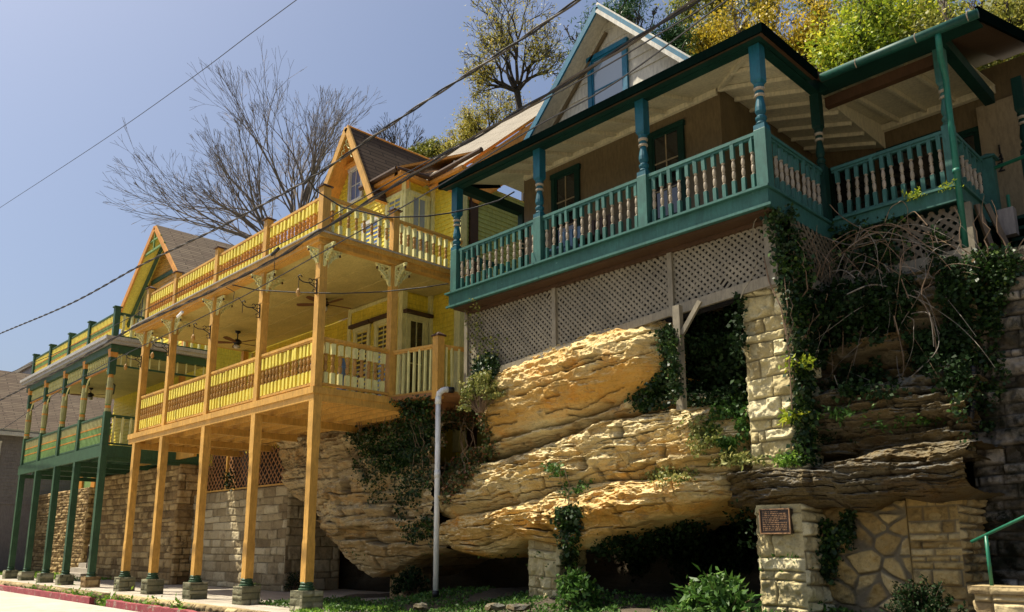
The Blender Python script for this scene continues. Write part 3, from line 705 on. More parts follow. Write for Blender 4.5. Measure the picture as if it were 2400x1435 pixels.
# deck
b = MB(); b.box(-23.0, XR+.08, 7.86, 7.92, 3.87, 4.12); b.box(-23.02, XR+.10, 7.83, 7.858, 4.0, 4.13)
b.box(XR+.02, XR+.08, 7.921, 10.0, 3.87, 4.12); b.box(XR+.082, XR+.10, 7.86, 10.0, 4.0, 4.13); b.box(-23.0, -22.94, 7.921, 11.0, 3.87, 4.1)
b.build('deck_beam', 'orange_wood', oh)
b = MB()
for k in range(8): b.box(-22.93, XR+.01, 8.28+k*.36, 8.33+k*.36, 3.88, 4.06)
for x in PX[:-1]: b.box(x-.05, x+.05, 7.93, 11, 3.72, 3.875)
b.build('deck_joists', 'orange_wood', oh)
b = MB(); y = 7.93
while y < 11.2: b.box(-22.99, XR+.0, y, y+.135, 4.065, 4.10); y += .14
b.build('deck_floor', 'orange_wood', oh)
q0 = onY(318, 1088, 10.1); q1 = onY(458, 1066, 10.1)
b = MB(); b.box(q0.x, q1.x, 10.05, 10.14, q0.z-.11, q0.z+.11); b.build('lower_beam', 'orange_wood', oh)
b = MB(); b.box(-25.3, -19.0, 11.3, 11.5, 2.6, 4.05); b.build('crawlspace_shade', 'dark_gap', oh)  # near-black sheet added behind the lattice as the darkness under the deck
# upper posts
for i, x in enumerate(PX):
    b = MB(); b.cbox(x, YF, .082, 4.135, 6.98); b.lathe(x, YF, [(.10, 6.25), (.10, 6.27), (.125, 6.3), (.125, 6.33)], 4)
    p = b.build('porch_post', 'orange_wood', oh)
for k, (x, y) in enumerate(((XR, 9.68), (-22.9, 11.0))):
    b = MB(); b.cbox(x, y, .08, 4.1, 6.98); b.build('porch_post', 'orange_wood', oh)
for i, x in enumerate(PX):
    for d in ((-1, 0), (1, 0), (0, -1), (0, 1)):
        if i == 4 and d == (1, 0): pass
        b = MB(); brk(b, (x+d[0]*.083, YF+d[1]*.083, 6.96 if d != (0, -1) else 6.90), d, 1.0 if d[1] != -1 else .7); b.build('bracket', ['pale_yellow', 'brown_trim'], oh)
for d in ((1, 0), (0, -1), (0, 1), (-1, 0)):
    b = MB(); brk(b, (XR+d[0]*.081, 9.68+d[1]*.081, 6.96), d, 1.05); b.build('bracket', ['pale_yellow', 'brown_trim'], oh)
# porch roof / upper deck
b = MB()
b.box(-23.1, XR+.12, 7.80, 7.90, 7.02, 7.16); b.box(XR+.02, XR+.12, 7.901, 11.6, 7.02, 7.16); b.box(-23.1, -23.0, 7.901, 11.2, 7.02, 7.16)
b.box(-23.18, XR+.20, 7.74, 7.798, 7.10, 7.19); b.box(XR+.122, XR+.20, 7.799, 11.6, 7.10, 7.19)
b.box(-23.12, XR+.13, 7.86, 8.02, 6.985, 7.018); b.box(XR-.05, XR+.13, 8.021, 11.6, 6.985, 7.018)
b.build('porch_cornice', 'orange_wood', oh)
b = MB(); b.box(-23.2, XR+.24, 7.70, 11.2, 7.192, 7.215); b.box(XR-2, XR+.24, 11.201, 11.65, 7.192, 7.215); b.build('roof_flashing', 'metal_flash', oh)
b = MB(); b.box(-23.0, XR+.01, 7.905, 11.25, 7.022, 7.06); b.box(-15, XR+.01, 11.251, 11.68, 7.022, 7.06)
for k in range(4): b.box(-22.9, XR-.06, 8.6+k*.75, 8.625+k*.75, 7.008, 7.0215)
b.build('porch_ceiling', 'ceiling_cream', oh)
# balustrades
BL = baluster_mesh('b_low', .80, .036, ['yellow_paint', 'brown_turning'], .30, .30)
BG = baluster_mesh('b_gold', .66, .036, ['yellow_paint', 'golden_turning'], .33, .26)
BS = baluster_mesh('b_side', .80, .042, ['pale_yellow', 'brown_turning'], .27, .27)  # side balusters paler than the front: their shade is put into the paint
BU = baluster_mesh('b_upside', .66, .034, ['pale_yellow', 'brown_turning'], .30, .28)
def bays(xs): return list(zip(xs, xs[1:]))
far = MB(); nb = 0
def farbal(me, p):
    far.add([(v.co.x+p.x, v.co.y+p.y, v.co.z+p.z) for v in me.vertices], [tuple(q.vertices) for q in me.polygons])
    far.m[-len(me.polygons):] = [q.material_index if me is not BG else (0 if q.material_index == 0 else 2) for q in me.polygons]
def railing(a, b_, zt, zb, w_, mat, parent):
    b = MB(); rails(b, a, b_, zt, zb, w_); return b.build('railing', mat, parent)
for i, (x0, x1) in enumerate(bays(PX)):
    lr = railing((x0+.08, YF), (x1-.08, YF), 5.14, 4.21, .09, 'orange_wood', oh)
    for p in span((x0, YF, 4.235), (x1, YF, 4.235), .150):
        if i < 2: farbal(BL, p)
        else: inst(BL, 'baluster', lr, p)
b = MB(); rails(b, (XR, YF+.08), (XR, 9.60), 5.14, 4.21); sr = b.build('railing', 'orange_wood', oh)
for p in span((XR, YF, 4.235), (XR, 9.65, 4.235), .165): inst(BS, 'baluster', sr, p)
# angled rail with plain pickets, end post
E1 = Vector((-12.28, 9.98, 0)); E2 = Vector((-12.13, 10.75, 0))
b = MB(); b.cbox(E1.x, E1.y, .085, 4.0, 5.27); b.build('porch_post', 'orange_wood', oh)
b = MB(); b.cbox(E1.x, E1.y, .11, 5.272, 5.30); b.lathe(E1.x, E1.y, [(.15, 5.30), (.02, 5.37)], 4); b.build('post_cap', 'brown_dark_wood', oh)
ar = railing((XR+.07, 9.70), (E1.x-.08, E1.y-.03), 5.12, 4.16, .07, 'orange_wood', oh); ar2 = railing((E1.x, E1.y+.08), (E2.x, E2.y), 5.12, 4.16, .07, 'orange_wood', oh)
b = MB(); b.cbox(0, 0, .02, 0, .9)
pk = b.build('pk', 'pale_yellow'); PK = pk.data; bpy.data.objects.remove(pk)
for p in span((XR, 9.68, 4.17), (E1.x, E1.y, 4.17), .135, .12): inst(PK, 'picket', ar, p)
for p in span((E1.x, E1.y, 4.17), (E2.x, E2.y, 4.17), .16, .1): inst(PK, 'picket', ar2, p)
b = MB(); b.prism([(XR+.1, 9.6, 4.05), (E1.x+.1, 9.95, 4.05), (E2.x+.1, 10.8, 4.05), (XR+.1, 11.0, 4.05)], (0, 0, .08)); b.prism([(XR+.1, 10.0, 3.7), (-12.7, 10.3, 3.7), (-12.7, 11.6, 3.7), (XR+.1, 11.6, 3.7)], (0, 0, .35)); b.build('side_landing', 'raw_wood', oh)
# upper balustrade
b = MB()
for i, x in enumerate(PX+[None]):
    yy = YF
    if x is None: x, yy = XR, 9.68
    big = i in (4,)
    b2 = MB(); b2.cbox(x, yy, .088 if big else .075, 7.216, 8.22); b2.build('roof_post', 'orange_wood', oh)
    b2 = MB(); b2.cbox(x, yy, .12, 8.222, 8.245); b2.lathe(x, yy, [(.15, 8.245), (.02, 8.31)], 4); b2.build('post_cap', 'brown_dark_wood', oh)
for i, (x0, x1) in enumerate(bays(PX)):
    ur = railing((x0+.07, YF), (x1-.07, YF), 8.06, 7.30, .08, 'orange_wood', oh)
    for p in span((x0, YF, 7.325), (x1, YF, 7.325), .150):
        if i < 2: farbal(BG, p)
        else: inst(BG, 'baluster', ur, p)
for ya, yb_ in ((YF, 9.68), (9.68, 11.66)):
    us = railing((XR, ya+.08), (XR, yb_-.08), 8.06, 7.30, .08, 'orange_wood', oh)
    for p in span((XR, ya, 7.325), (XR, yb_, 7.325), .182): inst(BU, 'baluster', us, p)
fo = far.build('baluster', ['yellow_paint', 'brown_turning', 'golden_turning'], oh); fo['kind'] = 'stuff'
# walls
def wallbox(mb, x0, x1, y0, y1, z0, z1): mb.box(x0, x1, y0, y1, z0, z1)
b = MB()
b.box(-23.0, -17.2, 11.28, 11.5, 3.9, 7.02); b.box(-16.95, -14.76, 10.91, 12.0, 3.9, 7.02); b.box(-14.76, -13.74, 11.73, 12.0, 3.0, 9.85); b.box(-13.9, -13.74, 12.0, 19, 3.0, 9.85)
b.box(-18.05, -14.76, 10.91, 12.0, 7.22, 9.85); b.box(-18.05, -17.9, 12, 17, 7.22, 9.85); b.box(-17.9, -13.9, 18.8, 19, 3, 9.85)
b.build('wall', 'siding_yellow', oh)
b = MB()
c0 = lambda v: (lambda z: v)
b.siding((-23, 11.26, 0), (1, 0, 0), (0, -1, 0), 4.1, 7.0, c0(0), c0(5.9))
b.siding((-14.76, 11.71, 0), (1, 0, 0), (0, -1, 0), 3.4, 7.0, c0(.05), c0(.93)); b.siding((-14.76, 11.71, 0), (1, 0, 0), (0, -1, 0), 7.22, 9.8, c0(.05), c0(.93))
b.siding((-18.05, 10.89, 0), (1, 0, 0), (0, -1, 0), 7.22, 9.85, c0(0), c0(3.25)); b.siding((-16.95, 10.89, 0), (1, 0, 0), (0, -1, 0), 4.1, 6.98, c0(0), c0(2.1))
b.siding((-14.74, 10.91, 0), (0, 1, 0), (1, 0, 0), 7.22, 9.85, c0(0), c0(.8)); b.siding((-14.74, 10.91, 0), (0, 1, 0), (1, 0, 0), 4.1, 6.98, c0(0), c0(.8))
b.build('clapboards', 'siding_yellow', oh)
b = MB(); b.siding((-13.72, 11.9, 0), (0, 1, 0), (1, 0, 0), 3.2, 9.8, c0(0), c0(7)); b.build('clapboards', 'siding_lime', oh)
b = MB(); b.box(-13.80, -13.60, 11.66, 11.86, 3.2, 9.85); b.box(-14.86, -14.70, 10.85, 10.99, 4.1, 7.0); b.box(-14.86, -14.70, 10.85, 10.99, 7.22, 9.8); b.box(-17.0, -16.86, 10.85, 10.95, 4.1, 7.0)
b.box(-14.74, -14.62, 11.62, 11.70, 4.1, 9.8); b.box(-16.86, -14.87, 10.86, 10.9, 6.9, 6.985)
b.box(-13.71, -13.66, 14.0, 14.1, 3.2, 9.8)
b.build('corner_boards', 'white_trim' if False else 'pale_yellow', oh)
b = MB(); b.box(-13.71, -13.64, 12.0, 12.25, 3.2, 9.85); b.build('downpipe', 'brown_dark_wood', oh)
# doors and windows, lower
for u in (-16.35, -15.45): window(oh, (u, 10.89, 4.25), (1, 0, 0), (0, -1, 0), .5, 2.1, 'pale_yellow', 'glass_dark', 2, 2, .10, head='brown_trim', name='tall_window')
window(oh, (-14.72, 11.27, 4.25), (0, 1, 0), (1, 0, 0), .42, 2.1, 'pale_yellow', 'glass_dark', 2, 2, .11, head='brown_trim', name='tall_window')
window(oh, (-19.6, 11.25, 4.15), (1, 0, 0), (0, -1, 0), .9, 2.0, 'pale_yellow', 'glass_dark', 1, 2, .1, name='door')
window(oh, (-21.8, 11.25, 4.7), (1, 0, 0), (0, -1, 0), .8, 1.5, 'pale_yellow', 'glass_dark', 2, 2, .1)
# upper
window(oh, (-15.15, 10.89, 7.9), (1, 0, 0), (0, -1, 0), .52, 1.55, 'pale_yellow', 'glass_pale', 2, 2, .09)
window(oh, (-16.1, 10.89, 7.35), (1, 0, 0), (0, -1, 0), .62, 1.75, 'white_trim', 'glass_blue', 2, 3, .09, name='door')
window(oh, (-14.72, 11.27, 7.9), (0, 1, 0), (1, 0, 0), .42, 1.55, 'pale_yellow', 'glass_pale', 2, 2, .09)
# dormer gable
ap = Vector((-16.67, 10.4, 11.84)); lb = Vector((-18.25, 10.4, 9.62)); rb_ = Vector((-15.40, 10.4, 9.40))
sl_ = (ap.z-lb.z)/(ap.x-lb.x); sr_ = (ap.z-rb_.z)/(rb_.x-ap.x)
b = MB()
yb = 14.2
b.slab([rb_, (rb_.x, yb, rb_.z), (ap.x, yb, ap.z), ap], .07, 0, 1); b.slab([(lb.x, yb, lb.z), lb, ap, (ap.x, yb, ap.z)], .07, 0, 1)
dr = b.build('dormer_roof', ['shingle_dark', 'orange_paint'], oh)
b = MB()
for a in (lb, rb_):
    d = (ap-a); b.beam(a+Vector((0, -.02, -.10)), ap+Vector((0, -.02, -.10)), .05, .18, 0)
b.build('rake_boards', 'orange_wood', dr)
b = MB()
for a, sg in ((lb, 1), (rb_, -1)):
    for k in range(4):
        p = a.lerp(ap, .74+.06*k)+Vector((sg*.10, .03, -.26)); ring = [p+Vector((.07*math.cos(t), 0, .07*math.sin(t))) for t in [j*math.pi/4 for j in range(7)]]
        b.tube(ring, .014, 4)
b.build('scroll_trim', 'pale_yellow', dr)
yg = 10.88
b = MB(); b.siding((0, yg, 0), (1, 0, 0), (0, -1, 0), 9.85, 11.7, lambda z: ap.x-(ap.z-z-.1)/sl_, lambda z: ap.x+(ap.z-z-.1)/sr_)
b.add([(ap.x-(ap.z-9.75)/sl_, yg+.02, 9.65), (ap.x+(ap.z-9.75)/sr_, yg+.02, 9.65), (ap.x, yg+.02, ap.z-.1)], [(0, 1, 2)])
b.build('gable_wall', 'siding_yellow', oh)
window(oh, (-16.85, 10.86, 9.95), (1, 0, 0), (0, -1, 0), .48, .86, 'white_trim', 'glass_blue', 2, 2, .09, head='orange_paint')
# eave of the projection + gutter, main roof
b = MB(); b.tube([(-16.15, 10.52, 9.93), (-14.62, 10.52, 9.93)], .065, 8); b.tube([(-14.62, 10.52, 9.93), (-14.45, 11.45, 9.93)], .06, 8); b.tube([(-14.45, 11.40, 9.93), (-12.6, 11.40, 9.98)], .06, 8)
b.build('gutter', 'brown_trim', oh)
b = MB(); b.box(-15.6, -14.62, 10.55, 10.9, 9.78, 9.86); b.box(-14.75, -14.50, 10.55, 11.4, 9.781, 9.861); b.box(-14.6, -13.3, 11.42, 11.75, 9.782, 9.862); b.box(-15.6, -14.6, 10.87, 10.885, 9.55, 9.779)
b.build('eave_soffit', 'orange_paint', oh)
b = MB()
b.slab([(-15.9, 10.5, 9.97), (-14.6, 10.5, 9.97), (-14.6, 14.5, 12.05), (-15.9, 14.5, 12.05)], .06, 0, 1)
A = onY(1005, 440, 11.38); Bq = onY(1262, 268, 13.2); Cq = onY(1300, 220, 15.4); D = onY(990, 392, 15.4)
D.z = Cq.z
b.slab([A, Bq, Cq, D], .07, 0, 1)
b.build('main_roof', ['shingle_grey', 'orange_paint'], oh)
Eq = Bq+Vector((.25, .55, -.55)); Fq_ = A+Vector((.9, .75, -.45))
b = MB(); b.prism([A+Vector((.35, .03, -.08)), Bq+Vector((0, .03, -.08)), Eq, Fq_], (0, .05, -.02)); b.build('rake_soffit', 'orange_paint', oh)
b = MB(); b.tube([onY(1066, 402, 12.2), onY(1066, 402, 12.2)+Vector((0, 0, .28))], .035, 8); b.build('vent_pipe', 'metal_flash', oh)
for dx in (0, .16):
    pass
# lattice panels below the deck
def clip_line(poly, p, d):
    t0, t1 = -1e9, 1e9; n = len(poly)
    ar = sum(poly[i][0]*poly[(i+1) % n][1]-poly[(i+1) % n][0]*poly[i][1] for i in range(n))
    s = 1 if ar > 0 else -1
    for i in range(n):
        a = poly[i]; b_ = poly[(i+1) % n]; ex, ey = b_[0]-a[0], b_[1]-a[1]; nx, ny = -ey*s, ex*s
        den = nx*d[0]+ny*d[1]; num = nx*(a[0]-p[0])+ny*(a[1]-p[1])
        if abs(den) < 1e-9:
            if num > 0: return None
        elif den > 0: t0 = max(t0, num/den)
        else: t1 = min(t1, num/den)
    return (t0, t1) if t1-t0 > .02 else None
def lattice(mb, poly, O, U, N, sp=.075, w_=.038, m=0, ang=45):
    """poly in (u,z)"""
    O = Vector(O); U = Vector(U); N = Vector(N); Z = Vector((0, 0, 1))
    us = [p[0] for p in poly]; zs = [p[1] for p in poly]; cx, cz = sum(us)/len(us), sum(zs)/len(zs); r = max(max(us)-min(us), max(zs)-min(zs))
    for sgn, off in ((1, 0), (-1, .009)):
        a = R(ang)*sgn; d = (math.cos(a), math.sin(a)); nn = (-d[1], d[0]); k = -int(r/sp)-1
        while k*sp < r+sp:
            kk = k*sp+random.gauss(0, sp*.035); a_ = a+random.gauss(0, .006); d = (math.cos(a_), math.sin(a_))
            p = (cx+nn[0]*kk, cz+nn[1]*kk); c = clip_line(poly, p, d)
            if c and random.random() < .015: c = (c[0], c[0]+(c[1]-c[0])*random.uniform(.3, .9))
            if c:
                q0 = O+U*(p[0]+d[0]*c[0])+Z*(p[1]+d[1]*c[0])+N*off; q1 = O+U*(p[0]+d[0]*c[1])+Z*(p[1]+d[1]*c[1])+N*off
                mb.beam(q0, q1, .008, w_, m, up=N.cross(q1-q0))
            k += 1
t = thing('lattice_fence', 'orange diagonal lattice panels standing on the lower stone wall under the deck', 'lattice', (-22.5, 10.8, 2.75))
for k in range(3):
    x0 = -25.1+k*1.93; x1 = x0+1.86
    b = MB(); lattice(b, [(x0, 2.8), (x1, 2.8), (x1, 3.95), (x0, 3.95)], (0, 10.85, 0), (1, 0, 0), (0, -1, 0), .155, .034)
    b.build('panel', 'raw_wood', t)
    b = MB(); b.box(x0-.035, x0, 10.80, 10.88, 2.75, 4.0); b.box(x1, x1+.035, 10.80, 10.88, 2.75, 4.0); b.box(x0, x1, 10.80, 10.88, 2.75, 2.8); b.box(x0, x1, 10.80, 10.88, 3.95, 4.0); b.build('frame', 'orange_wood', t)
b = MB(); b.box(-19.3, -19.12, 10.9, 11.05, 2.72, 4.05); b.build('post', 'brown_dark_wood', t)
# ============================================================ GREEN HOUSE
gh = thing('porch_house', 'yellow house with green trimmed double porch at the far left', 'house', (-29.6, 9.5, 0))
GX = [-25.25, -27.6, -29.65, -31.85, -33.95]; GR = -25.25
for i, x in enumerate(GX):
    stone_block('post_base', x-.2, x+.2, YF-.2, YF+.2, -.15, .30, 'stone_base' if i else 'stone_warm', .13, .4, 'FR', parent=gh, res=.03, rough=.03, depth=.02, seed=70+i)
    b = MB(); b.lathe(x, YF, [(.15, .30), (.11, .34), (.13, .38), (.10, .42)], 10); b.cbox(x, YF, .09, .42, 3.72); b.build('ground_post', 'green_paint', gh)
b = MB(); b.box(-34.2, GR+.1, 7.86, 7.95, 3.72, 4.06); b.box(GR+.02, GR+.1, 7.951, 11, 3.72, 4.06); b.build('deck_beam', 'green_paint', gh)
b = MB()
for k in range(5): b.box(-34.1, GR, 8.3+k*.6, 8.36+k*.6, 3.74, 3.95)
for x in GX: b.box(x-.06, x+.06, 7.96, 11, 3.6, 3.74)
b.box(-34.1, GR+.01, 7.96, 11, 3.96, 4.05); b.build('deck_frame', 'green_paint', gh)
GB = MB()
def striped(mb, a, b_, z0, z1, gap, ms):
    """balusters painted in bands"""
    for p in span((a[0], a[1], 0), (b_[0], b_[1], 0), gap, .08):
        h = z1-z0; zz = [0, .33, .38, .62, .67, 1]
        for k in range(5): mb.cbox(p.x, p.y, .028 if k in (0, 2, 4) else .034, z0+h*zz[k], z0+h*zz[k+1], ms[k])
for i, (x1, x0) in enumerate(bays(GX)):
    b = MB(); rails(b, (x0+.09, YF), (x1-.09, YF), 4.98, 4.12, .09, 0)
    striped(b, (x0, YF), (x1, YF), 4.14, 4.92, .125, [1, 2, 3, 2, 4])
    b.build('railing', ['green_paint', 'green_light', 'orange_paint', 'green_light', 'column_cream'], gh)
    b = MB(); rails(b, (x0+.08, YF), (x1-.08, YF), 8.12, 7.38, .08, 0); striped(b, (x0, YF), (x1, YF), 7.4, 8.06, .13, [1, 2, 3, 2, 1]); b.build('roof_railing', ['green_paint', 'yellow_paint', 'orange_paint', 'green_light'], gh)
    # spindle frieze
    b = MB(); b.box(x0+.08, x1-.08, YF-.03, YF+.03, 6.42, 6.47); 
    for p in span((x0, YF, 0), (x1, YF, 0), .17, .1): b.lathe(p.x, p.y, [(.018, 6.47), (.03, 6.56), (.018, 6.65), (.03, 6.74), (.018, 6.84)], 5, 1)
    for p in span((x0, YF, 0), (x1, YF, 0), .11, .1): b.cbox(p.x, p.y-.02, .03, 6.37, 6.42, 2)
    for xx, sg in ((x0+.09, 1), (x1-.09, -1)):
        pts = [(xx, YF, 5.95), (xx+sg*.06, YF, 6.15), (xx+sg*.18, YF, 6.3), (xx+sg*.38, YF, 6.4)]
        for p, q in zip(pts, pts[1:]): b.beam(p, q, .03, .05, 3)
    b.build('spindle_frieze', ['green_paint', 'pale_yellow', 'orange_paint', 'pale_yellow'], gh)
for i, x in enumerate(GX):
    b = MB(); b.cbox(x, YF, .09, 4.06, 5.05, 0)
    z = 5.05
    for (r0, r1, h, m) in ((.09, .09, .10, 3), (.08, .09, .08, 1), (.07, .08, .05, 2), (.09, .10, .42, 3), (.10, .10, .06, 1), (.10, .085, .32, 3), (.085, .07, .1, 1)):
        b.lathe(x, YF, [(r0, z), (r1, z+h)], 10, m); z += h
    b.cbox(x, YF, .095, z, 6.95, 0); b.lathe(x, YF, [(.12, 6.6), (.17, 6.95)], 4, 1)
    b.build('porch_post', ['green_paint', 'orange_paint', 'green_light', 'column_cream'], gh)
    b = MB(); b.cbox(x, YF, .08, 7.30, 8.25); b.cbox(x, YF, .11, 8.25, 8.29); b.build('roof_post', 'green_paint', gh)
b = MB(); b.box(-34.3, GR+.12, 7.84, 8.02, 6.85, 7.08); b.box(GR-.08, GR+.12, 8.021, 11, 6.85, 7.08); b.build('porch_beam', 'green_paint', gh)
b = MB(); b.box(-34.45, GR+.3, 7.62, 11, 7.20, 7.30); b.box(-34.40, GR+.25, 7.68, 11, 7.10, 7.199); b.build('porch_roof', ['metal_flash'], gh)
b = MB(); b.box(-34.2, GR-.09, 8.03, 11, 6.96, 7.0); b.build('porch_ceiling', 'ceiling_cream', gh)
b = MB(); rails(b, (GR, YF+.09), (GR, 11), 4.98, 4.12); rails(b, (GR, YF+.09), (GR, 11), 8.12, 7.38)
for p in span((GR, YF, 0), (GR, 11, 0), .24, .1): b.cbox(p.x, p.y, .028, 4.12, 4.95, 1); b.cbox(p.x, p.y, .03, 7.38, 8.08, 1)
for p in span((GR, YF, 0), (GR, 11, 0), .3, .1): b.cbox(p.x, p.y, .018, 6.5, 6.85, 1)
b.box(GR-.03, GR+.03, YF+.1, 11, 6.45, 6.5); b.build('side_railing', ['green_paint', 'pale_yellow'], gh)
b = MB(); b.box(-34.2, -27.62, 11.02, 11.3, 3.5, 9.9); b.box(-27.9, -27.62, 11.3, 22, 3.2, 9.9); b.build('wall', 'siding_yellow', gh)
b = MB(); b.siding((-34.2, 11.0, 0), (1, 0, 0), (0, -1, 0), 4.1, 9.9, c0(0), c0(6.6), .14); b.siding((-27.6, 11.02, 0), (0, 1, 0), (1, 0, 0), 3.3, 9.9, c0(0), c0(11), .14); b.build('clapboards', 'siding_yellow', gh)
b = MB(); b.box(-27.75, -27.55, 10.96, 11.12, 3.6, 9.9); b.build('corner_board', 'orange_paint', gh)
window(gh, (-28.6, 10.98, 4.15), (1, 0, 0), (0, -1, 0), .8, 2.1, 'pale_yellow', 'glass_dark', 1, 2, .12, name='door')
window(gh, (-31, 10.98, 4.7), (1, 0, 0), (0, -1, 0), .8, 1.5, 'pale_yellow', 'glass_dark', 2, 2, .12)
GY = 10.4
ga = onY(366, 527, GY); gl = onY(283, 728, GY); gr = onY(417, 635, GY)
gs1 = (ga.z-gl.z)/(ga.x-gl.x); gs2 = (ga.z-gr.z)/(gr.x-ga.x)
gr2 = Vector((ga.x+(ga.z-9.7)/gs2, GY, 9.7)); gl2 = Vector((ga.x-(ga.z-9.7)/gs1, GY, 9.7))
b = MB(); yb = 21
b.slab([gr2, (gr2.x, yb, gr2.z), (ga.x, yb, ga.z), ga], .08, 0, 1); b.slab([(gl2.x, yb, gl2.z), gl2, ga, (ga.x, yb, ga.z)], .08, 0, 1)
gro = b.build('roof', ['shingle_brown', 'yellow_paint'], gh)
b = MB(); b.beam(gl2+Vector((0, -.03, -.12)), ga+Vector((0, -.03, -.12)), .06, .22); b.beam(gr2+Vector((0, -.03, -.12)), ga+Vector((0, -.03, -.12)), .06, .16); b.build('rake_boards', 'orange_paint', gro)
b = MB(); b.beam(gl2+Vector((.5, .35, 0)), ga+Vector((0, .35, -.6)), .06, .2); b.build('green_rake', 'green_paint', gro)
b = MB(); zc = ga.z-1.0; b.beam((ga.x-1.0/gs1, GY, zc), (ga.x+1.0/gs2, GY, zc), .06, .08); b.beam((ga.x-.6/gs1, GY, ga.z-.6), (ga.x+.6/gs2, GY, ga.z-.6), .06, .06); b.beam((ga.x, GY, ga.z-.1), (ga.x, GY, zc), .05, .06); b.build('gable_truss', 'green_light', gro)
b = MB(); f1 = lambda z: ga.x-(ga.z-z-.1)/gs1; f2 = lambda z: ga.x+(ga.z-z-.1)/gs2
b.siding((0, 10.99, 0), (1, 0, 0), (0, -1, 0), 9.6, ga.z-.15, f1, f2, .14)
b.build('gable_wall', 'orange_wood', gh)
b = MB(); zz = ga.z-1.9; b.box(f1(zz)+.5, f2(zz)-.05, 10.93, 10.98, zz, zz+.16); b.build('gable_band', 'green_paint', gh)
window(gh, (ga.x+.1, 10.97, 9.75), (1, 0, 0), (0, -1, 0), .7, .85, 'white_trim', 'glass_dark', 1, 1, .1)
wp = onY(333, 715, 10.98); window(gh, (wp.x, 10.97, wp.z-.9), (1, 0, 0), (0, -1, 0), .6, 1.4, 'pale_yellow', 'glass_blue', 2, 2, .12, head='green_paint')
# ============================================================ GREY HOUSE, far left
gy = thing('grey_house', 'grey clapboard house with brown shingle roof at the left edge', 'house', (-45, 9, 0))
b = MB(); b.box(-52, -42.05, 3, 17, -.3, 6.5); b.build('wall', 'grey_siding', gy)
b = MB(); b.siding((-42.03, 3, 0), (0, 1, 0), (1, 0, 0), 3.0, 6.4, c0(0), c0(14), .16); b.siding((-42.02-10, 2.98, 0), (1, 0, 0), (0, -1, 0), 3.0, 6.4, c0(0), c0(10), .16); b.build('clapboards', 'grey_siding', gy)
e1 = onX(0, 1003, -41.6).z; r1 = onX(0, 868, -45.5)
b = MB(); b.slab([(-41.6, 2.6, e1), (-41.6, 17, e1), (-45.5, 17, r1.z), (-45.5, 2.6, r1.z)], .12, 0, 1); b.slab([(-49.5, 17, e1), (-49.5, 2.6, e1), (-45.5, 2.6, r1.z), (-45.5, 17, r1.z)], .12, 0, 1); b.build('roof', ['shingle_brown', 'white_trim'], gy)
b = MB(); b.box(-41.75, -41.55, 2.6, 17, e1-.3, e1-.13); b.build('eave_board', 'white_trim', gy)
window(gy, (-42.0, 8.5, 4.2), (0, 1, 0), (1, 0, 0), .5, 1.5, 'white_trim', 'glass_blue', 1, 2, .1)
dm = onX(92, 812, -43.5)
t = thing('distant_house', 'small grey gabled house showing above the green roof railing', 'house', (-47, 12.5, 0))
dA = onX(92, 812, -47); dL = onX(68, 842, -47); dRr = onX(112, 822, -47)
b = MB(); b.box(-52, -47, dL.y+.2, dL.y+5.0, 0, dL.z-.1); b.build('wall', 'grey_siding', t)
b = MB(); b.slab([(-46.6, dL.y, dL.z-.2), (-46.6, dL.y+2.4, dA.z+.3), (-52, dL.y+2.4, dA.z+.3), (-52, dL.y, dL.z-.2)], .15, 0, 1); b.slab([(-46.6, dL.y+2.4, dA.z+.3), (-46.6, dL.y+5.2, dL.z-.2), (-52, dL.y+5.2, dL.z-.2), (-52, dL.y+2.4, dA.z+.3)], .15, 0, 1); b.build('roof', ['shingle_brown', 'white_trim'], t)
b = MB(); b.add([(-46.99, dL.y+.2, dL.z-.1), (-46.99, dL.y+4.9, dL.z-.1), (-46.99, dL.y+2.4, dA.z+.1)], [(0, 1, 2)]); b.build('gable_wall', 'grey_siding', t)
# behind the green porch: low orange annexe
t = thing('annexe', 'low orange and green outbuilding glimpsed through the green porch', 'shed', (-37, 11.5, 3.4))
b = MB(); b.box(-39.5, -35, 11.5, 13, 3.3, 6.0); b.build('wall', 'green_light', t)
b = MB(); b.slab([(-40, 11.0, 6.0), (-34.6, 11.0, 6.0), (-34.6, 13.5, 7.2), (-40, 13.5, 7.2)], .12, 0, 1); b.build('roof', ['shingle_brown', 'brown_trim'], t)
for x in (-39.2, -37.5, -36): 
    b = MB(); b.box(x, x+.5, 11.42, 11.49, 3.6, 5.7); b.build('panel', 'orange_paint', t)
# ============================================================ TEAL HOUSE
th = thing('porch_house', 'beige house with dark teal wraparound porch perched on the rock', 'house', (-8.5, 11, 5))
TX = [-11.85, -9.53, -7.2, -5.13]; TYF = 10.06; TR = -5.10; Y2 = 12.02; RX = -3.27
b = MB()
b.box(-11.97, TR+.04, 9.97, 10.03, 5.80, 6.06); b.box(TR-.02, TR+.04, 10.031, Y2, 5.80, 6.06); b.box(TR+.041, RX+.06, Y2-.03, Y2+.03, 5.92, 6.12); b.box(RX, RX+.06, Y2+.031, 13.6, 5.92, 6.12); b.box(-11.97, -11.91, 10.031, 12.1, 5.80, 6.06)
b.box(-12.02, TR+.09, 9.93, 9.968, 5.79, 5.83)
b.build('deck_fascia', 'teal_paint', th)
b = MB(); b.box(-12.03, TR+.08, 9.90, 10.2, 6.065, 6.10); b.box(TR-.2, TR+.08, 10.201, Y2, 6.065, 6.10); b.box(-12.0, TR-.21, 10.21, 11.2, 6.065, 6.095); b.box(-12.0, -11.3, 11.45, 12.2, 6.065, 6.095); b.box(-6.57, RX+.1, 12.06, 14.9, 6.12, 6.16); b.box(-6.57, TR-.21, 11.45, 12.05, 6.065, 6.095); b.box(-12.0, TR-.21, 11.2, 11.45, 6.065, 6.095)
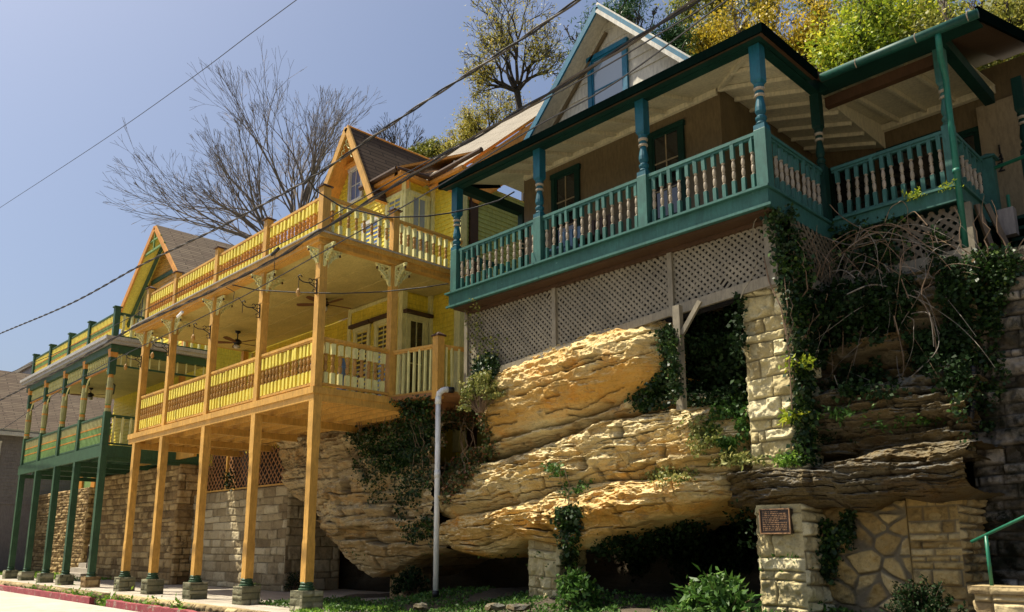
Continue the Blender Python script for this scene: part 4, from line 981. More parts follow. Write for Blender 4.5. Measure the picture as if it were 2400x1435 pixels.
b.box(TR+.081, RX+.1, Y2-.08, Y2+.039, 6.122, 6.158)
b.build('deck_floor', 'teal_paint', th)
for i, x in enumerate(TX):
    b = MB(); bandpost(b, x, TYF, 6.10, 8.32, .085, 0, 1, lower=7.06)
    b.build('porch_post', ['teal_shade', 'turned_white'], th)
    b = MB(); b.cbox(x, TYF, .0875, 6.102, 6.98); b.lathe(x, TYF, [(.124, 6.98), (.10, 7.02)], 4); b.build('post_lit_foot', 'teal_paint', th)  # foot recoloured in the sunlit teal, below the painted shade
for x, y, lo in ((TR-.03, 11.95, 7.06), (RX-.03, Y2+.06, 7.10), (-11.85, 11.95, 7.06), (-2.72, 13.75, 7.1)):
    b = MB(); bandpost(b, x, y, 5.5 if x == -2.72 else 6.1, 8.32, .075, 0, 1, lower=lo); b.build('porch_post', ['dark_green' if x != RX-.03 else 'teal_paint', 'turned_white'], th)
BT = baluster_mesh('b_teal', .80, .029, ['teal_paint', 'turned_white'], .28, .29, n=10)
# front railing
for (x0, x1) in bays(TX):
    fr = railing((x0+.085, TYF), (x1-.085, TYF), 6.99, 6.14, .085, 'teal_paint', th)
    for p in span((x0, TYF, 6.135), (x1, TYF, 6.135), .163, .09): inst(BT, 'baluster', fr, p)
for a_, c_, zt_, zb_, g_ in (((TR-.03, TYF), (TR-.03, 11.95), 6.99, 6.14, .165), ((TR, Y2+.05), (RX, Y2+.05), 7.04, 6.2, .135), ((RX-.02, Y2+.06), (RX-.02, 13.5), 7.04, 6.2, .19), ((-11.85, TYF), (-11.85, 11.95), 6.99, 6.14, .2)):
    v_ = (Vector(c_)-Vector(a_)).normalized()*.08; r2 = railing((a_[0]+v_.x, a_[1]+v_.y), (c_[0]-v_.x, c_[1]-v_.y), zt_, zb_, .09, 'teal_paint', th)
    for p in span((*a_, zb_-.005), (*c_, zb_-.005), g_, .1): inst(BT, 'baluster', r2, p)
b = MB(); b.cbox(-3.22, 13.58, .085, 6.0, 7.06); b.cbox(-3.22, 13.58, .13, 7.06, 7.09); b.lathe(-3.22, 13.58, [(.17, 7.09), (.02, 7.17)], 4); b.build('newel_post', 'teal_paint', th)
b = MB(); b.tube([(-3.15, 13.58, 6.9), (-2.6, 13.4, 6.88), (-1.5, 13.3, 6.88)], .03, 8); b.tube([(-2.95, 13.3, 5.0), (-2.95, 13.3, 6.3)], .025, 8); b.build('stair_rail', 'rail_green', th)
# header beams
b = MB(); b.box(-11.95, TR+.06, 9.98, 10.12, 8.32, 8.50); b.box(TR-.08, TR+.06, 10.121, 12.0, 8.32, 8.50); b.box(TR+.061, RX+.1, 11.90, 12.05, 8.32, 8.50); b.box(RX-.05, RX+.1, 12.051, 14.3, 8.32, 8.50)
b.box(-11.95, -11.80, 10.121, 12.2, 8.32, 8.50)
b.build('header_beam', 'dark_green', th)
b = MB(); b.box(TR+.05, RX-.06, 12.10, 12.22, 8.14, 8.31); b.build('inner_beam', 'brown_trim', th)
# roof: eave boards + slabs
EY = 9.80; ez = 8.45; EX = -4.90; e2 = 8.36
b = MB()
b.slab([(-12.1, EY, ez), (EX, EY, ez), (-6.6, 11.5, ez+.6), (-12.1, 11.5, ez+.6)], .05, 0, 1)
b.slab([(EX, EY, ez), (EX, 11.5, ez), (-6.6, 11.5, ez+.6), (-6.6, 11.48, ez+.6)], .05, 0, 1)
b.slab([(-4.9, 11.5, e2), (-2.62, 11.5, e2), (-2.62, 15.2, e2+1.25), (-4.9, 15.2, e2+1.25)], .05, 0, 1)
b.slab([(-6.6, 11.5, ez+.6), (-4.89, 11.5, ez+.01), (-4.89, 15.2, e2+1.25), (-6.6, 15.2, e2+1.25)], .05, 0, 1)
rf = b.build('porch_roof', ['shingle_black', 'brown_trim'], th)
b = MB(); b.box(-12.12, EX+.02, EY-.03, EY, ez-.13, ez+.02); b.box(EX, EX+.03, EY+.001, 11.5, ez-.13, ez+.02); b.beam((-12.11, EY, ez-.06), (-12.11, 11.5, ez+.54), .03, .15); b.beam((-2.62, 11.5, e2-.06), (-2.62, 15.2, e2+1.19), .04, .18)
b.build('eave_board', 'eave_black', rf)
b = MB(); b.box(-12.1, EX, EY+.003, EY+.05, ez-.12, ez-.10); b.box(EX-.06, EX-.003, EY+.051, 11.5, ez-.12, ez-.10); b.box(-4.86, -2.66, 11.52, 11.6, e2-.075, e2-.055); b.build('eave_strip', 'brown_trim', rf)
b = MB(); b.box(-12.1, EX-.061, EY+.051, 9.975, ez-.115, ez-.095); b.box(TR+.065, EX-.061, 9.98, 11.5, ez-.1151, ez-.0951); b.box(-4.86, -2.66, 11.601, 11.895, e2-.07, e2-.05); b.build('eave_soffit', 'dark_green', rf)
b = MB(); b.prism([(RX+.105, 11.9, e2+.02), (-2.645, 11.9, e2+.02), (-2.645, 15.1, e2+1.10), (RX+.105, 15.1, e2+1.10)], (0, 0, .02)); b.build('side_soffit', 'brown_trim', rf)
# ceilings with rafters
def zc1(t): return 8.49+.30*t
b = MB()
def pl(pts, m=0): b.prism(pts, (0, 0, .015), m)
pl([(-11.9, 10.12, 8.49), (TR-.07, 10.12, 8.49), (-6.57, 11.46, 8.89), (-11.9, 11.46, 8.89)])
pl([(TR-.07, 10.12, 8.49), (TR-.07, 14.9, 8.49), (-6.57, 14.9, 8.89), (-6.57, 11.46, 8.89)])
pl([(-11.9, 11.461, 8.89), (-11.3, 11.461, 8.89), (-11.3, 12.2, 8.89), (-11.9, 12.2, 8.89)])
pl([(TR-.069, 12.06, 8.495), (RX, 12.06, 8.495), (RX, 14.9, 8.93), (TR-.069, 14.9, 8.93)])
b.prism([(TR-.075, 12.06, 8.47), (TR-.075, 14.9, 8.47), (TR-.075, 14.9, 8.96), (TR-.075, 12.06, 8.52)], (.02, 0, 0))
b.build('porch_ceiling', 'porch_ceiling', th)
b = MB(); x = -11.0
while x < -6.6: b.beam((x, 10.12, 8.455), (x, 11.45, 8.855), .05, .07); x += .56
b.beam((TR-.12, 10.17, 8.455), (-6.57, 11.45, 8.855), .06, .08)
for k in range(8): b.beam((TR-.1, 10.9+k*.52, 8.455), (max(-6.55, TR-.1-(.78+k*.52)*1.05), 10.9+k*.52, 8.455+.275*min(1.45, (.78+k*.52)*1.05)), .05, .07)
for k in range(4): b.beam((TR+.25+k*.48, 12.23, 8.47), (TR+.25+k*.48, 14.85, 8.88), .05, .08)
b.box(-11.25, -6.6, 11.38, 11.445, 8.76, 8.86); b.box(TR-.2, RX, 14.78, 14.88, 8.78, 8.90)
b.build('ceiling_rafters', 'porch_ceiling', th)
# house body
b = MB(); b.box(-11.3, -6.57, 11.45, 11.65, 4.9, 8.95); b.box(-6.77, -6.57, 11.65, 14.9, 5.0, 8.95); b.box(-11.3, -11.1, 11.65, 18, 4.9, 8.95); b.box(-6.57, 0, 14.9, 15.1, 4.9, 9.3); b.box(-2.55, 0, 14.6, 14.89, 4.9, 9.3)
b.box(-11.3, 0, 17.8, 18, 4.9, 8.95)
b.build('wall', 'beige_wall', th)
b = MB(); b.box(-3.58, -2.62, 14.8, 14.895, 5.2, 8.6); b.build('wall_panel', 'beige_side', th)
for (a, c, d) in (((1300, 478), (1355, 395), 0), ((1527, 372), (1598, 293), 1)):
    p = onY(a[0], a[1], 11.45); q = onY(c[0], c[1], 11.45); xm = (p.x+q.x)/2; ww = q.x-p.x
    window(th, (xm, 11.45, 6.85), (1, 0, 0), (0, -1, 0), max(.5, ww*.85), q.z-6.85-.03, 'dark_green', 'glass_dark', 2, 3, .10, muntin='beige_side')
window(th, (-4.75, 14.9, 6.3), (1, 0, 0), (0, -1, 0), .8, 2.0, 'dark_green', 'glass_dark', 1, 3, .14, name='door')
window(th, (-3.82, 14.9, 6.3), (1, 0, 0), (0, -1, 0), .34, 1.9, 'dark_green', 'glass_dark', 1, 4, .08, name='sidelight')
window(th, (-5.85, 14.9, 6.8), (1, 0, 0), (0, -1, 0), .7, 1.5, 'dark_green', 'glass_dark', 2, 2, .12)
# gable
gA = Vector((-8.77, 11.0, 11.45)); sg_ = 1.06
def rake(dx): return gA.z-abs(dx)*sg_
wL, wR = 2.35, 2.35
b = MB()
b.slab([(gA.x+wR, 10.95, rake(wR)), (gA.x+wR, 18, rake(wR)), (gA.x, 18, gA.z), (gA.x, 10.95, gA.z)], .07, 0, 1); b.slab([(gA.x-wL, 18, rake(wL)), (gA.x-wL, 10.95, rake(wL)), (gA.x, 10.95, gA.z), (gA.x, 18, gA.z)], .07, 0, 1)
gf = b.build('gable_roof', ['shingle_black', 'gable_beige'], th)
b = MB(); b.beam((gA.x-wL, 10.92, rake(wL)-.10), (gA.x, 10.92, gA.z-.10), .04, .12, 0); b.beam((gA.x+wR, 10.92, rake(wR)-.10), (gA.x, 10.92, gA.z-.10), .04, .10, 0)
b.build('rake_board', 'bright_blue', gf)
b = MB(); b.beam((gA.x+wR, 10.91, rake(wR)-.185), (gA.x, 10.91, gA.z-.185), .045, .07, 0);  b.beam((gA.x+wR, 10.93, rake(wR)-.022), (gA.x, 10.93, gA.z-.022), .05, .05, 0); b.build('rake_trim', 'white_trim', gf)
YG = 11.32
b = MB()
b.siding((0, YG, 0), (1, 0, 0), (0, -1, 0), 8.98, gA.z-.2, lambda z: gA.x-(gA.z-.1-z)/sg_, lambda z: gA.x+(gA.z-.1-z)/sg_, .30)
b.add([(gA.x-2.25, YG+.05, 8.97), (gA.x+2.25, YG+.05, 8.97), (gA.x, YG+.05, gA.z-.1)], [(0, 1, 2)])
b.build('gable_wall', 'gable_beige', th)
b = MB(); b.beam((gA.x-1.95, YG-.06, rake(1.95)-.32), (gA.x-.06, YG-.06, gA.z-.45), .05, .06, 0); b.build('gable_moulding', 'beige_wall', th)
p = onY(1380, 140, YG); q = onY(1470, 90, YG)
window(th, ((p.x+q.x)/2+.02, YG-.02, 9.2), (1, 0, 0), (0, -1, 0), (q.x-p.x)*.8, (p.z+q.z)/2-9.2-.12, 'bright_blue', 'glass_pale', 1, 2, .10, sash=.03)
# gutter, downspout
b = MB(); ring = []
b.tube([(-4.80, 11.44, 8.27), (-2.60, 11.44, 8.25)], .068, 10); b.build('gutter', 'gutter_green', th, True)
for x in (-4.25, -3.4, -2.72):
    b = MB(); b.tube([(x, 11.44-.069*math.cos(t_), 8.26+.072*math.sin(t_)) for t_ in [k*math.pi/8-math.pi/2*.9 for k in range(9)]], .009, 4); b.build('gutter_strap', 'turned_white', th)
b = MB(); b.tube([(-3.12, 11.46, 8.24), (-3.12, 11.46, 8.08), (-3.16, 11.60, 7.93), (-3.20, 11.88, 7.7), (-3.21, 11.90, 7.4), (-3.215, 11.9, 5.18)], .042, 10)
b.tube([(-3.215, 11.9, 6.28), (-3.215, 11.9, 6.34)], .05, 10); b.build('downspout', 'spout_green', th, True)
# skirt lattice under the porch
YL = 10.34
P_ = lambda x, y, Y=YL: (onY(x, y, Y).x, onY(x, y, Y).z)
topz = 5.74
fr_x = [P_(1094, 800)[0], P_(1300, 750)[0], P_(1572, 650)[0], P_(1812, 600)[0]]
bz = lambda x: np.interp(x, [P_(1098, 885)[0], P_(1180, 862)[0], P_(1560, 735)[0], P_(1812, 655)[0]], [P_(1098, 892)[1], P_(1180, 866)[1], P_(1560, 735)[1], P_(1812, 655)[1]])
for x0, x1 in bays(fr_x):
    b = MB(); lattice(b, [(x0, bz(x0)), (x1, bz(x1)), (x1, topz), (x0, topz)], (0, YL+.03, 0), (1, 0, 0), (0, -1, 0), .078, .043); b.build('lattice_panel', 'lattice_tan', th)
b = MB(); b.box(fr_x[0], fr_x[-1], YL+.25, YL+.27, 4.75, topz); b.add([(fr_x[0], YL+.26, 4.7), (fr_x[0], YL+.26, bz(fr_x[0])), (fr_x[1], YL+.26, bz(fr_x[1])), (fr_x[-1], YL+.26, 4.76)], [(0, 1, 2, 3)]); b.build('lattice_backing', 'dark_gap', th)  # near-black sheet behind the slats, standing for the shade under the porch
b = MB()
for i, x in enumerate(fr_x[:-1]): b.box(x-.045, x+.045, YL-.03, YL+.025, bz(x)-(.0 if i else .1), topz+.03)
b.beam((fr_x[0], YL-.045, bz(fr_x[0])-.02), (fr_x[1], YL-.045, bz(fr_x[1])-.02), .05, .13); b.beam((fr_x[1], YL-.045, bz(fr_x[1])-.02), (fr_x[2], YL-.045, bz(fr_x[2])-.02), .05, .13); b.beam((fr_x[2], YL-.045, bz(fr_x[2])-.02), (fr_x[3]+.05, YL-.045, bz(fr_x[3])-.02), .05, .16)
b.box(fr_x[3]-.1, fr_x[3]+.08, YL-.05, YL+.15, 4.72, 5.79)
b.build('skirt_frame', 'lattice_tan', th)
b = MB(); b.box(-11.9, TR, 10.04, 10.30, 5.76, 5.80); b.box(fr_x[0], TR, 10.30, 10.42, 5.70, 5.757); b.build('deck_underside', 'brown_trim', th)
YP = 10.06; g0 = onY(1583, 716, YP); g1 = onY(1592, 945, YP)
t = thing('timber_prop', 'grey timber post with a diagonal brace standing on the rock under the lattice', 'post', (g1.x, YL+.03, g1.z-.1))
b = MB(); b.box(g0.x-.06, g0.x+.06, YP-.0, YP+.10, g1.z-.1, g0.z); b.build('post', 'lattice_tan', t)
b = MB(); b.beam((g0.x+.06, YP+.05, g0.z-.45), (g0.x+.38, YP+.08, g0.z+.0), .05, .07); b.build('brace', 'lattice_tan', t)
# second skirt under porch 2 (behind the vines)
xx0, xx1 = -5.0, -3.25
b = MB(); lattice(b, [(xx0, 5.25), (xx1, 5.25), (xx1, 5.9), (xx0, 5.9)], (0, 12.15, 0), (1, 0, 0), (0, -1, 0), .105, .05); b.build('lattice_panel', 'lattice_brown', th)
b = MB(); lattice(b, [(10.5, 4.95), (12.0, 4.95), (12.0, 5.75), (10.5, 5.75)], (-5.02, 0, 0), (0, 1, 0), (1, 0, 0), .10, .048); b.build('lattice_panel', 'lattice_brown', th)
b = MB(); b.box(-5.06, -4.98, 10.5, 12.1, 4.80, 4.95); b.box(-5.0, xx1+.05, 12.08, 12.2, 5.08, 5.24); b.box(xx1, xx1+.1, 12.1, 12.2, 5.1, 5.9); b.build('skirt_beam', 'lattice_tan', th)
b = MB(); b.beam((-3.12, 12.3, 5.9), (-3.0, 12.5, 5.0), .04, .08); b.beam((-3.02, 12.4, 5.9), (-2.8, 12.6, 5.0), .03, .07); b.build('stair_stringer', 'plank_dark', th)
b = MB(); b.box(-2.95, -2.75, 12.6, 12.75, 5.45, 5.85); b.build('meter_box', 'grey_siding', th)
b = MB()
for k in range(5): b.box(-3.2+k*.16, -2.3+k*.16, 12.9, 14, 5.75-k*.16, 5.80-k*.16); b.box(-3.18+k*.16, -3.14+k*.16, 12.95, 14, 5.6-k*.16, 5.75-k*.16)
b.build('stairs', 'dark_green', th)
# house number on the wall
nums = thing('_', None, None, (0, 0, 0)); bpy.data.objects.remove(nums)
for ch, (px, py) in (('1', (2343, 352)), ('4', (2344, 374)), ('2', (2347, 393))):
    p = onY(px, py, 14.79)
    cu = bpy.data.curves.new('house_number', 'FONT'); cu.body = ch; cu.size = .235; cu.extrude = .012; cu.align_x = 'CENTER'; cu.align_y = 'CENTER'; cu.materials.append(M['iron'])
    tmp = bpy.data.objects.new('tmp', cu); C.objects.link(tmp); bpy.context.view_layer.update()
    me = bpy.data.meshes.new_from_object(tmp); bpy.data.objects.remove(tmp)
    o = bpy.data.objects.new('house_number', me); C.objects.link(o); o.parent = th; o.rotation_euler = (math.pi/2, 0, 0); o.location = Vector((p.x, 14.785, p.z))-LOC[th]
# shingle roof far right
t = thing('neighbour_house', 'grey shingle roof of a house showing at the right edge behind the teal porch', 'house', (2, 18, 5))
a = onY(2345, 90, 17); c = onY(2400, 62, 17)
b = MB(); b.slab([(a.x-.3, 16, a.z-1.9), (9, 16, a.z-1.9), (9, 21, a.z+1.2), (a.x+.2, 21, a.z+1.2)], .1, 0, 1); b.build('roof', ['shingle_grey', 'white_trim'], t)
b = MB(); b.box(a.x+.2, 8.5, 16.5, 21, 4.9, a.z-1.9); b.build('wall', 'gable_beige', t)
# ------------------------------------------------------------ leaves on surfaces
bpy.context.view_layer.update()
DG = bpy.context.evaluated_depsgraph_get()
SC = bpy.context.scene
def inpoly(px, py, poly):
    ins = np.zeros(len(px), bool); n = len(poly); j = n-1
    for i in range(n):
        xi, yi = poly[i]; xj, yj = poly[j]
        c = ((yi > py) != (yj > py)) & (px < (xj-xi)*(py-yi)/((yj-yi) if yj != yi else 1e-9)+xi); ins ^= c; j = i
    return ins
def hits(poly, n, seed, clump=0, maxd=40, ok=None):
    rng = np.random.RandomState(seed); P = []
    xs = [p[0] for p in poly]; ys = [p[1] for p in poly]
    o = Vector((0, 0, H)); tries = 0
    while len(P) < n and tries < 12:
        tries += 1
        px = rng.uniform(min(xs), max(xs), n*2); py = rng.uniform(min(ys), max(ys), n*2)
        k = inpoly(px, py, poly)
        if clump: k &= (fbm(px/clump, py/clump, seed, 3, seed) > -.08+.1*rng.uniform(-1, 1, len(px)))
        for a, b_ in zip(px[k], py[k]):
            d = ray(a, b_).normalized(); r, loc, nrm, idx, ob, _ = SC.ray_cast(DG, o, d, distance=60)
            if r and (ok is None or ok(ob)):
                if nrm.dot(d) > 0: nrm = -nrm
                P.append(loc+nrm*rng.uniform(.01, .07)-d*rng.uniform(0, .04))
            if len(P) >= n: break
    return np.array([tuple(p) for p in P]).reshape(-1, 3), rng
def ivy(label, poly, n, size, mat='leaf_ivy', seed=1, clump=0, thick=.05, cat='ivy', ok=None, name='ivy', stems=0, droop=.6, aspect=.85, group=None):
    P, rng = hits(poly, n, seed, clump, ok=ok)
    P = P+rng.normal(size=P.shape)*thick*np.array([.5, 1, .5])-np.array([0, thick*.8, 0])
    V, Fq = leaves(P, None, size, rng, aspect, droop)
    T = np.clip(rng.beta(2, 3, len(P))+.25*fbm(P[:, 0]*2, P[:, 1]*2, P[:, 2]*2, 2, seed), 0, 1)
    o = npmesh(name, V, Fq, mat, None, T, smooth=False); tag(o, label, cat, group)
    if stems:
        b = MB()
        for k in range(stems):
            p = Vector(P[rng.randint(len(P))]); pts = [p]
            for j in range(7): p = p+Vector((rng.normal()*.06, rng.normal()*.015-.002, .12)); pts.append(p)
            b.tube(pts, [.010-.001*j for j in range(8)], 4)
        b.build('stem', 'vine_stem', o)
    return o
rocky = lambda ob: ob.name.split('.')[0] in ('rock', 'boulder', 'rock_ledge', 'cliff_rock', 'stone', 'hillside', 'stone_wall', 'stone_pillar', 'stone_column', 'planting_bed', 'side_landing')
ivy('dense dark ivy hanging over the rock below the orange side rail', [(835, 985), (900, 945), (1015, 925), (1020, 1010), (985, 1080), (905, 1110), (850, 1060), (820, 1020)], 5200, .055, seed=1, thick=.07, ok=rocky, stems=12)
ivy('thin ivy strands trailing down the left rock', [(815, 1010), (860, 1000), (930, 1080), (915, 1160), (880, 1190), (830, 1110)], 900, .045, seed=2, clump=28, ok=rocky)
ivy('ivy running down the rock just left of the white pipe', [(930, 1040), (1015, 1000), (1018, 1290), (940, 1250), (925, 1130)], 2600, .05, seed=3, clump=40, ok=rocky, stems=10)
ivy('reddish green creeper covering the rock right of the white pipe', [(1032, 960), (1140, 960), (1165, 1060), (1120, 1105), (1050, 1180), (1034, 1120)], 4200, .05, 'leaf_autumn_ivy', seed=4, thick=.05, ok=rocky, stems=14)
ivy('dark ivy mass at the right end of the golden boulder', [(1545, 775), (1590, 770), (1600, 935), (1500, 960), (1480, 930), (1560, 870)], 3200, .055, seed=5, ok=None, thick=.06)
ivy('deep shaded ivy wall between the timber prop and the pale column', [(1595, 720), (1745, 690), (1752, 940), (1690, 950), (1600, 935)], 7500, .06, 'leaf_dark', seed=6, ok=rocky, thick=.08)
ivy('ivy hanging down the rock band left of the column', [(1690, 930), (1752, 930), (1755, 1090), (1700, 1060), (1660, 1000)], 1500, .05, 'leaf_shrub', seed=7, clump=26, ok=rocky)
ivy('ivy tuft spilling over the middle rock band', [(1600, 985), (1690, 975), (1700, 1030), (1640, 1070), (1610, 1030)], 650, .05, 'leaf_variegated', seed=8, clump=18, ok=rocky)
ivy('small creeper in the crack of the middle rock band', [(1280, 1095), (1320, 1085), (1345, 1150), (1400, 1110), (1380, 1150), (1330, 1165)], 380, .045, 'leaf_shrub', seed=9, clump=16, ok=rocky)
ivy('pale leaved creeper lying on the lower ledge', [(1520, 1105), (1570, 1092), (1640, 1110), (1600, 1128), (1530, 1128)], 500, .045, 'leaf_variegated', seed=10, ok=rocky)
ivy('dark ivy hanging beside the short pale pillar', [(1300, 1195), (1370, 1185), (1360, 1260), (1350, 1330), (1325, 1330), (1320, 1250)], 1500, .055, seed=11, ok=rocky, stems=6, thick=.06)
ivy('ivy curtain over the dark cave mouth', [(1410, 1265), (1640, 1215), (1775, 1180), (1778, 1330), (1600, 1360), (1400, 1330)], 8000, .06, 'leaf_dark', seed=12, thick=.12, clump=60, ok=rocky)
ivy('thick ivy column climbing the shaded side of the pale stone column', [(1805, 500), (1850, 490), (1895, 640), (1912, 1085), (1872, 1085), (1862, 800), (1825, 640)], 6000, .055, seed=13, thick=.07, stems=12)
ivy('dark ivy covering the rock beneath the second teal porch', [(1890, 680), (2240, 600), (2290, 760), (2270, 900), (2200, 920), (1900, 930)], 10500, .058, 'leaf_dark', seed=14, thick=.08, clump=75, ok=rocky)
ivy('ivy clinging under the lattice of the second teal porch', [(1950, 540), (2150, 500), (2235, 560), (2200, 610), (1960, 660)], 2200, .055, seed=15, thick=.06, clump=40)
ivy('bright ivy draped over the top of the mossy retaining wall', [(2262, 585), (2330, 575), (2375, 590), (2395, 640), (2350, 700), (2345, 800), (2300, 740), (2265, 640)], 3000, .05, 'leaf_ivy', seed=16, thick=.06, ok=rocky, stems=8)
ivy('thin ivy sprays on the mossy retaining wall', [(2230, 780), (2330, 760), (2380, 800), (2330, 1000), (2270, 1060), (2235, 960)], 1500, .045, seed=17, clump=40, ok=rocky)
ivy('dark ivy strand hanging over the flagstones', [(1920, 1215), (1945, 1230), (1975, 1225), (1990, 1190), (2005, 1200), (2000, 1290), (1975, 1260), (1955, 1360), (1925, 1350)], 1700, .05, seed=18, ok=rocky, thick=.05)
ivy('dark ivy clump hanging on the orange lattice panels', [(532, 1105), (552, 1100), (556, 1140), (545, 1155), (530, 1140)], 260, .06, 'leaf_dark', seed=19)
ivy('ivy on the lower left corner of the tan porch lattice', [(1120, 850), (1160, 830), (1178, 860), (1150, 900), (1120, 890)], 1300, .055, seed=20, thick=.06)
ivy('thin creeper climbing the left panel of the tan porch lattice', [(1100, 720), (1120, 700), (1150, 780), (1190, 800), (1170, 850), (1110, 860)], 420, .045, 'leaf_variegated', seed=21, clump=20)
# ------------------------------------------------------------ ferns, weeds, moss tufts on ledges
def tuft(label, px, py, n, L, mat='leaf_fresh', seed=0, cat='fern', name='fern', Y=None, spread=.12, aspect=.16):
    rng = np.random.RandomState(seed)
    if Y is None:
        r, loc, nrm, idx, ob, _ = SC.ray_cast(DG, Vector((0, 0, H)), ray(px, py).normalized(), distance=60)
        P0 = loc if r else onY(px, py, 10.4)
    else: P0 = onY(px, py, Y)
    P = np.array(P0)+rng.normal(size=(n, 3))*np.array([spread, spread*.7, .03])-np.array([0, .03, 0])
    V = []; 
    d = rng.normal(size=(n, 3)); d[:, 2] = np.abs(d[:, 2])+.7; d /= np.linalg.norm(d, axis=1)[:, None]
    # each frond = chain of small leaflets
    K = 7; out = []
    for k in range(K):
        t = (k+1)/K; q = P+d*L*t*rng.uniform(.8, 1.1, n)[:, None]; q[:, 2] -= L*.45*t*t
        out.append(q)
    Q = np.concatenate(out); V, Fq = leaves(Q, None, L*.30, rng, aspect*2.2, .2)
    return tag(npmesh(name, V, Fq, mat, None, rng.beta(2, 2, len(Q)), smooth=False), label, cat)
tuft('bright green fern at the foot of the pale stone column', 1862, 1085, 60, .20, seed=31, spread=.10)
tuft('small sapling with lime leaves sprouting beside the column top', 1875, 860, 18, .26, 'leaf_lime', seed=32, name='sapling', cat='sapling', Y=10.35, spread=.05)
tuft('small sapling with lime leaves halfway down the column', 1862, 985, 22, .26, 'leaf_lime', seed=33, name='sapling', cat='sapling', Y=10.33, spread=.05)
tuft('green weed clump left of the column foot', 1725, 1085, 55, .24, 'leaf_variegated', seed=34, spread=.16, cat='weed', name='weed', Y=10.2)
for i, (a, b_, lb_) in enumerate(((1975, 980, 'leftmost green tuft on the dark mossy ledge'), (2080, 1000, 'green tuft in the middle of the dark mossy ledge'), (2170, 990, 'rightmost green tuft on the dark mossy ledge'), (1935, 1040, 'low dark green tuft just above the ledge beside the column'))):
    tuft(lb_, a, b_, 40, .2, 'leaf_shrub' if i < 3 else 'leaf_dark', seed=40+i, spread=.16)
tuft('yellow green leaves of a seedling at the edge of the second teal deck', 2150, 462, 22, .15, 'leaf_lime', seed=47, name='seedling', cat='seedling', Y=11.9, spread=.07)
tuft('yellow seedling beside the green downspout', 2225, 440, 14, .12, 'leaf_lime', seed=48, name='seedling', cat='seedling', Y=11.85, spread=.05)
# ------------------------------------------------------------ shrubs
def shrub(label, c, rad, nst, nleaf, L, mat, seed, aspect=.45, name='shrub', cat='shrub', droop=.1, stem='vine_stem', up=0):
    rng = np.random.RandomState(seed); c = Vector(c); P = []
    b = MB()
    for k in range(nst):
        a = rng.uniform(0, 2*math.pi); el = rng.uniform(.15, 1.45); r = rng.uniform(.72, 1.08)
        e = Vector((math.cos(a)*math.cos(el)*rad[0]*r, math.sin(a)*math.cos(el)*rad[1]*r, math.sin(el)*rad[2]*r))
        s = c+Vector((e.x*.12, e.y*.12, 0)); pts = []
        for j in range(6):
            t = j/5; p = s.lerp(c+e, t)+Vector((rng.normal()*.02, rng.normal()*.02, .12*rad[2]*math.sin(t*3.1))); pts.append(p)
        b.tube(pts, [.008*(1-.13*j) for j in range(6)], 4)
        for j in range(int(nleaf/nst)):
            t = rng.uniform(.25, 1)**.6; i = min(4, int(t*5)); q = pts[i].lerp(pts[i+1], t*5-i); P.append(q+Vector(rng.normal(size=3)*L*.35))
    P = np.array([tuple(p) for p in P]); V, Fq = leaves(P, None, L, rng, aspect, droop, up)
    root = thing(name, label, cat, c)
    npmesh('foliage', V, Fq, mat, root, np.clip(rng.beta(2, 2, len(P))+.2*fbm(P[:, 0]*4, P[:, 1]*4, P[:, 2]*4, 2, seed), 0, 1), smooth=False); b.build('stems', stem, root)
    return root
def gpos(px, Y, z): p = onY(px, 1380, Y); return (p.x, Y, z)
shrub('leafy green shrub growing against the short pale pillar', gpos(1348, 9.9, .12), (.42, .40, .66), 70, 1900, .085, 'leaf_shrub', 51)
shrub('large shrub with long glossy leaves in front of the dark cave', gpos(1680, 9.3, -.05), (.74, .55, .80), 120, 3000, .12, 'leaf_shrub', 52, aspect=.34)
shrub('dense dark evergreen bush below the flagstone panel', gpos(2155, 9.8, .0), (.56, .45, .78), 130, 7500, .04, 'leaf_dark', 53, aspect=.5)
shrub('dim bushy plant at the base of the white pipe', gpos(965, 10.6, .1), (.5, .4, .62), 60, 2000, .07, 'leaf_dark', 54)
p = onY(1130, 935, 9.95)
shrub('sunlit pale yellow leaved bush growing on the rock above the white pipe', (p.x-.05, 9.95, p.z-.25), (.62, .35, .78), 90, 3600, .05, 'leaf_variegated', 55, aspect=.6)
shrub('dim low plant in the dark under the left rock', gpos(690, 10.9, .0), (.35, .3, .5), 40, 700, .05, 'leaf_dark', 56)
# ------------------------------------------------------------ ground weeds
def weeds(label, region, n, L, mat, seed, name='ground_cover', z=None, kind='stuff'):
    rng = np.random.RandomState(seed); x0, x1, y0, y1 = region
    P = np.stack([rng.uniform(x0, x1, n), rng.uniform(y0, y1, n), np.zeros(n)], 1)
    k = fbm(P[:, 0]*1.6, P[:, 1]*1.6, 0, 3, seed) > -.12; P = P[k]
    if z is None:
        Z = []
        for q in P:
            r, loc, nn, i, ob, _ = SC.ray_cast(DG, Vector((q[0], q[1], 1.0)), Vector((0, 0, -1))); Z.append(loc.z if r else 0)
        P[:, 2] = np.array(Z)
    else: P[:, 2] = z
    P[:, 2] += rng.uniform(0, L*.9, len(P))
    V, Fq = leaves(P, None, L, rng, .55, -.35); o = npmesh(name, V, Fq, mat, None, rng.beta(2, 2, len(P)), smooth=False)
    return tag(o, label, 'ground cover', None, kind)
weeds('low green ground cover under the rocks', (-15.8, -4.5, 8.1, 10.9), 26000, .05, 'leaf_shrub', 61)
weeds('brighter sunlit weeds along the front of the planting bed', (-13.2, -4.5, 7.4, 9.0), 12000, .055, 'leaf_fresh', 62)
weeds('thin grass between the red kerb and the pavement edge', (-34, -13.5, 7.09, 7.32), 9000, .06, 'leaf_grass', 63, name='grass', z=-.36)
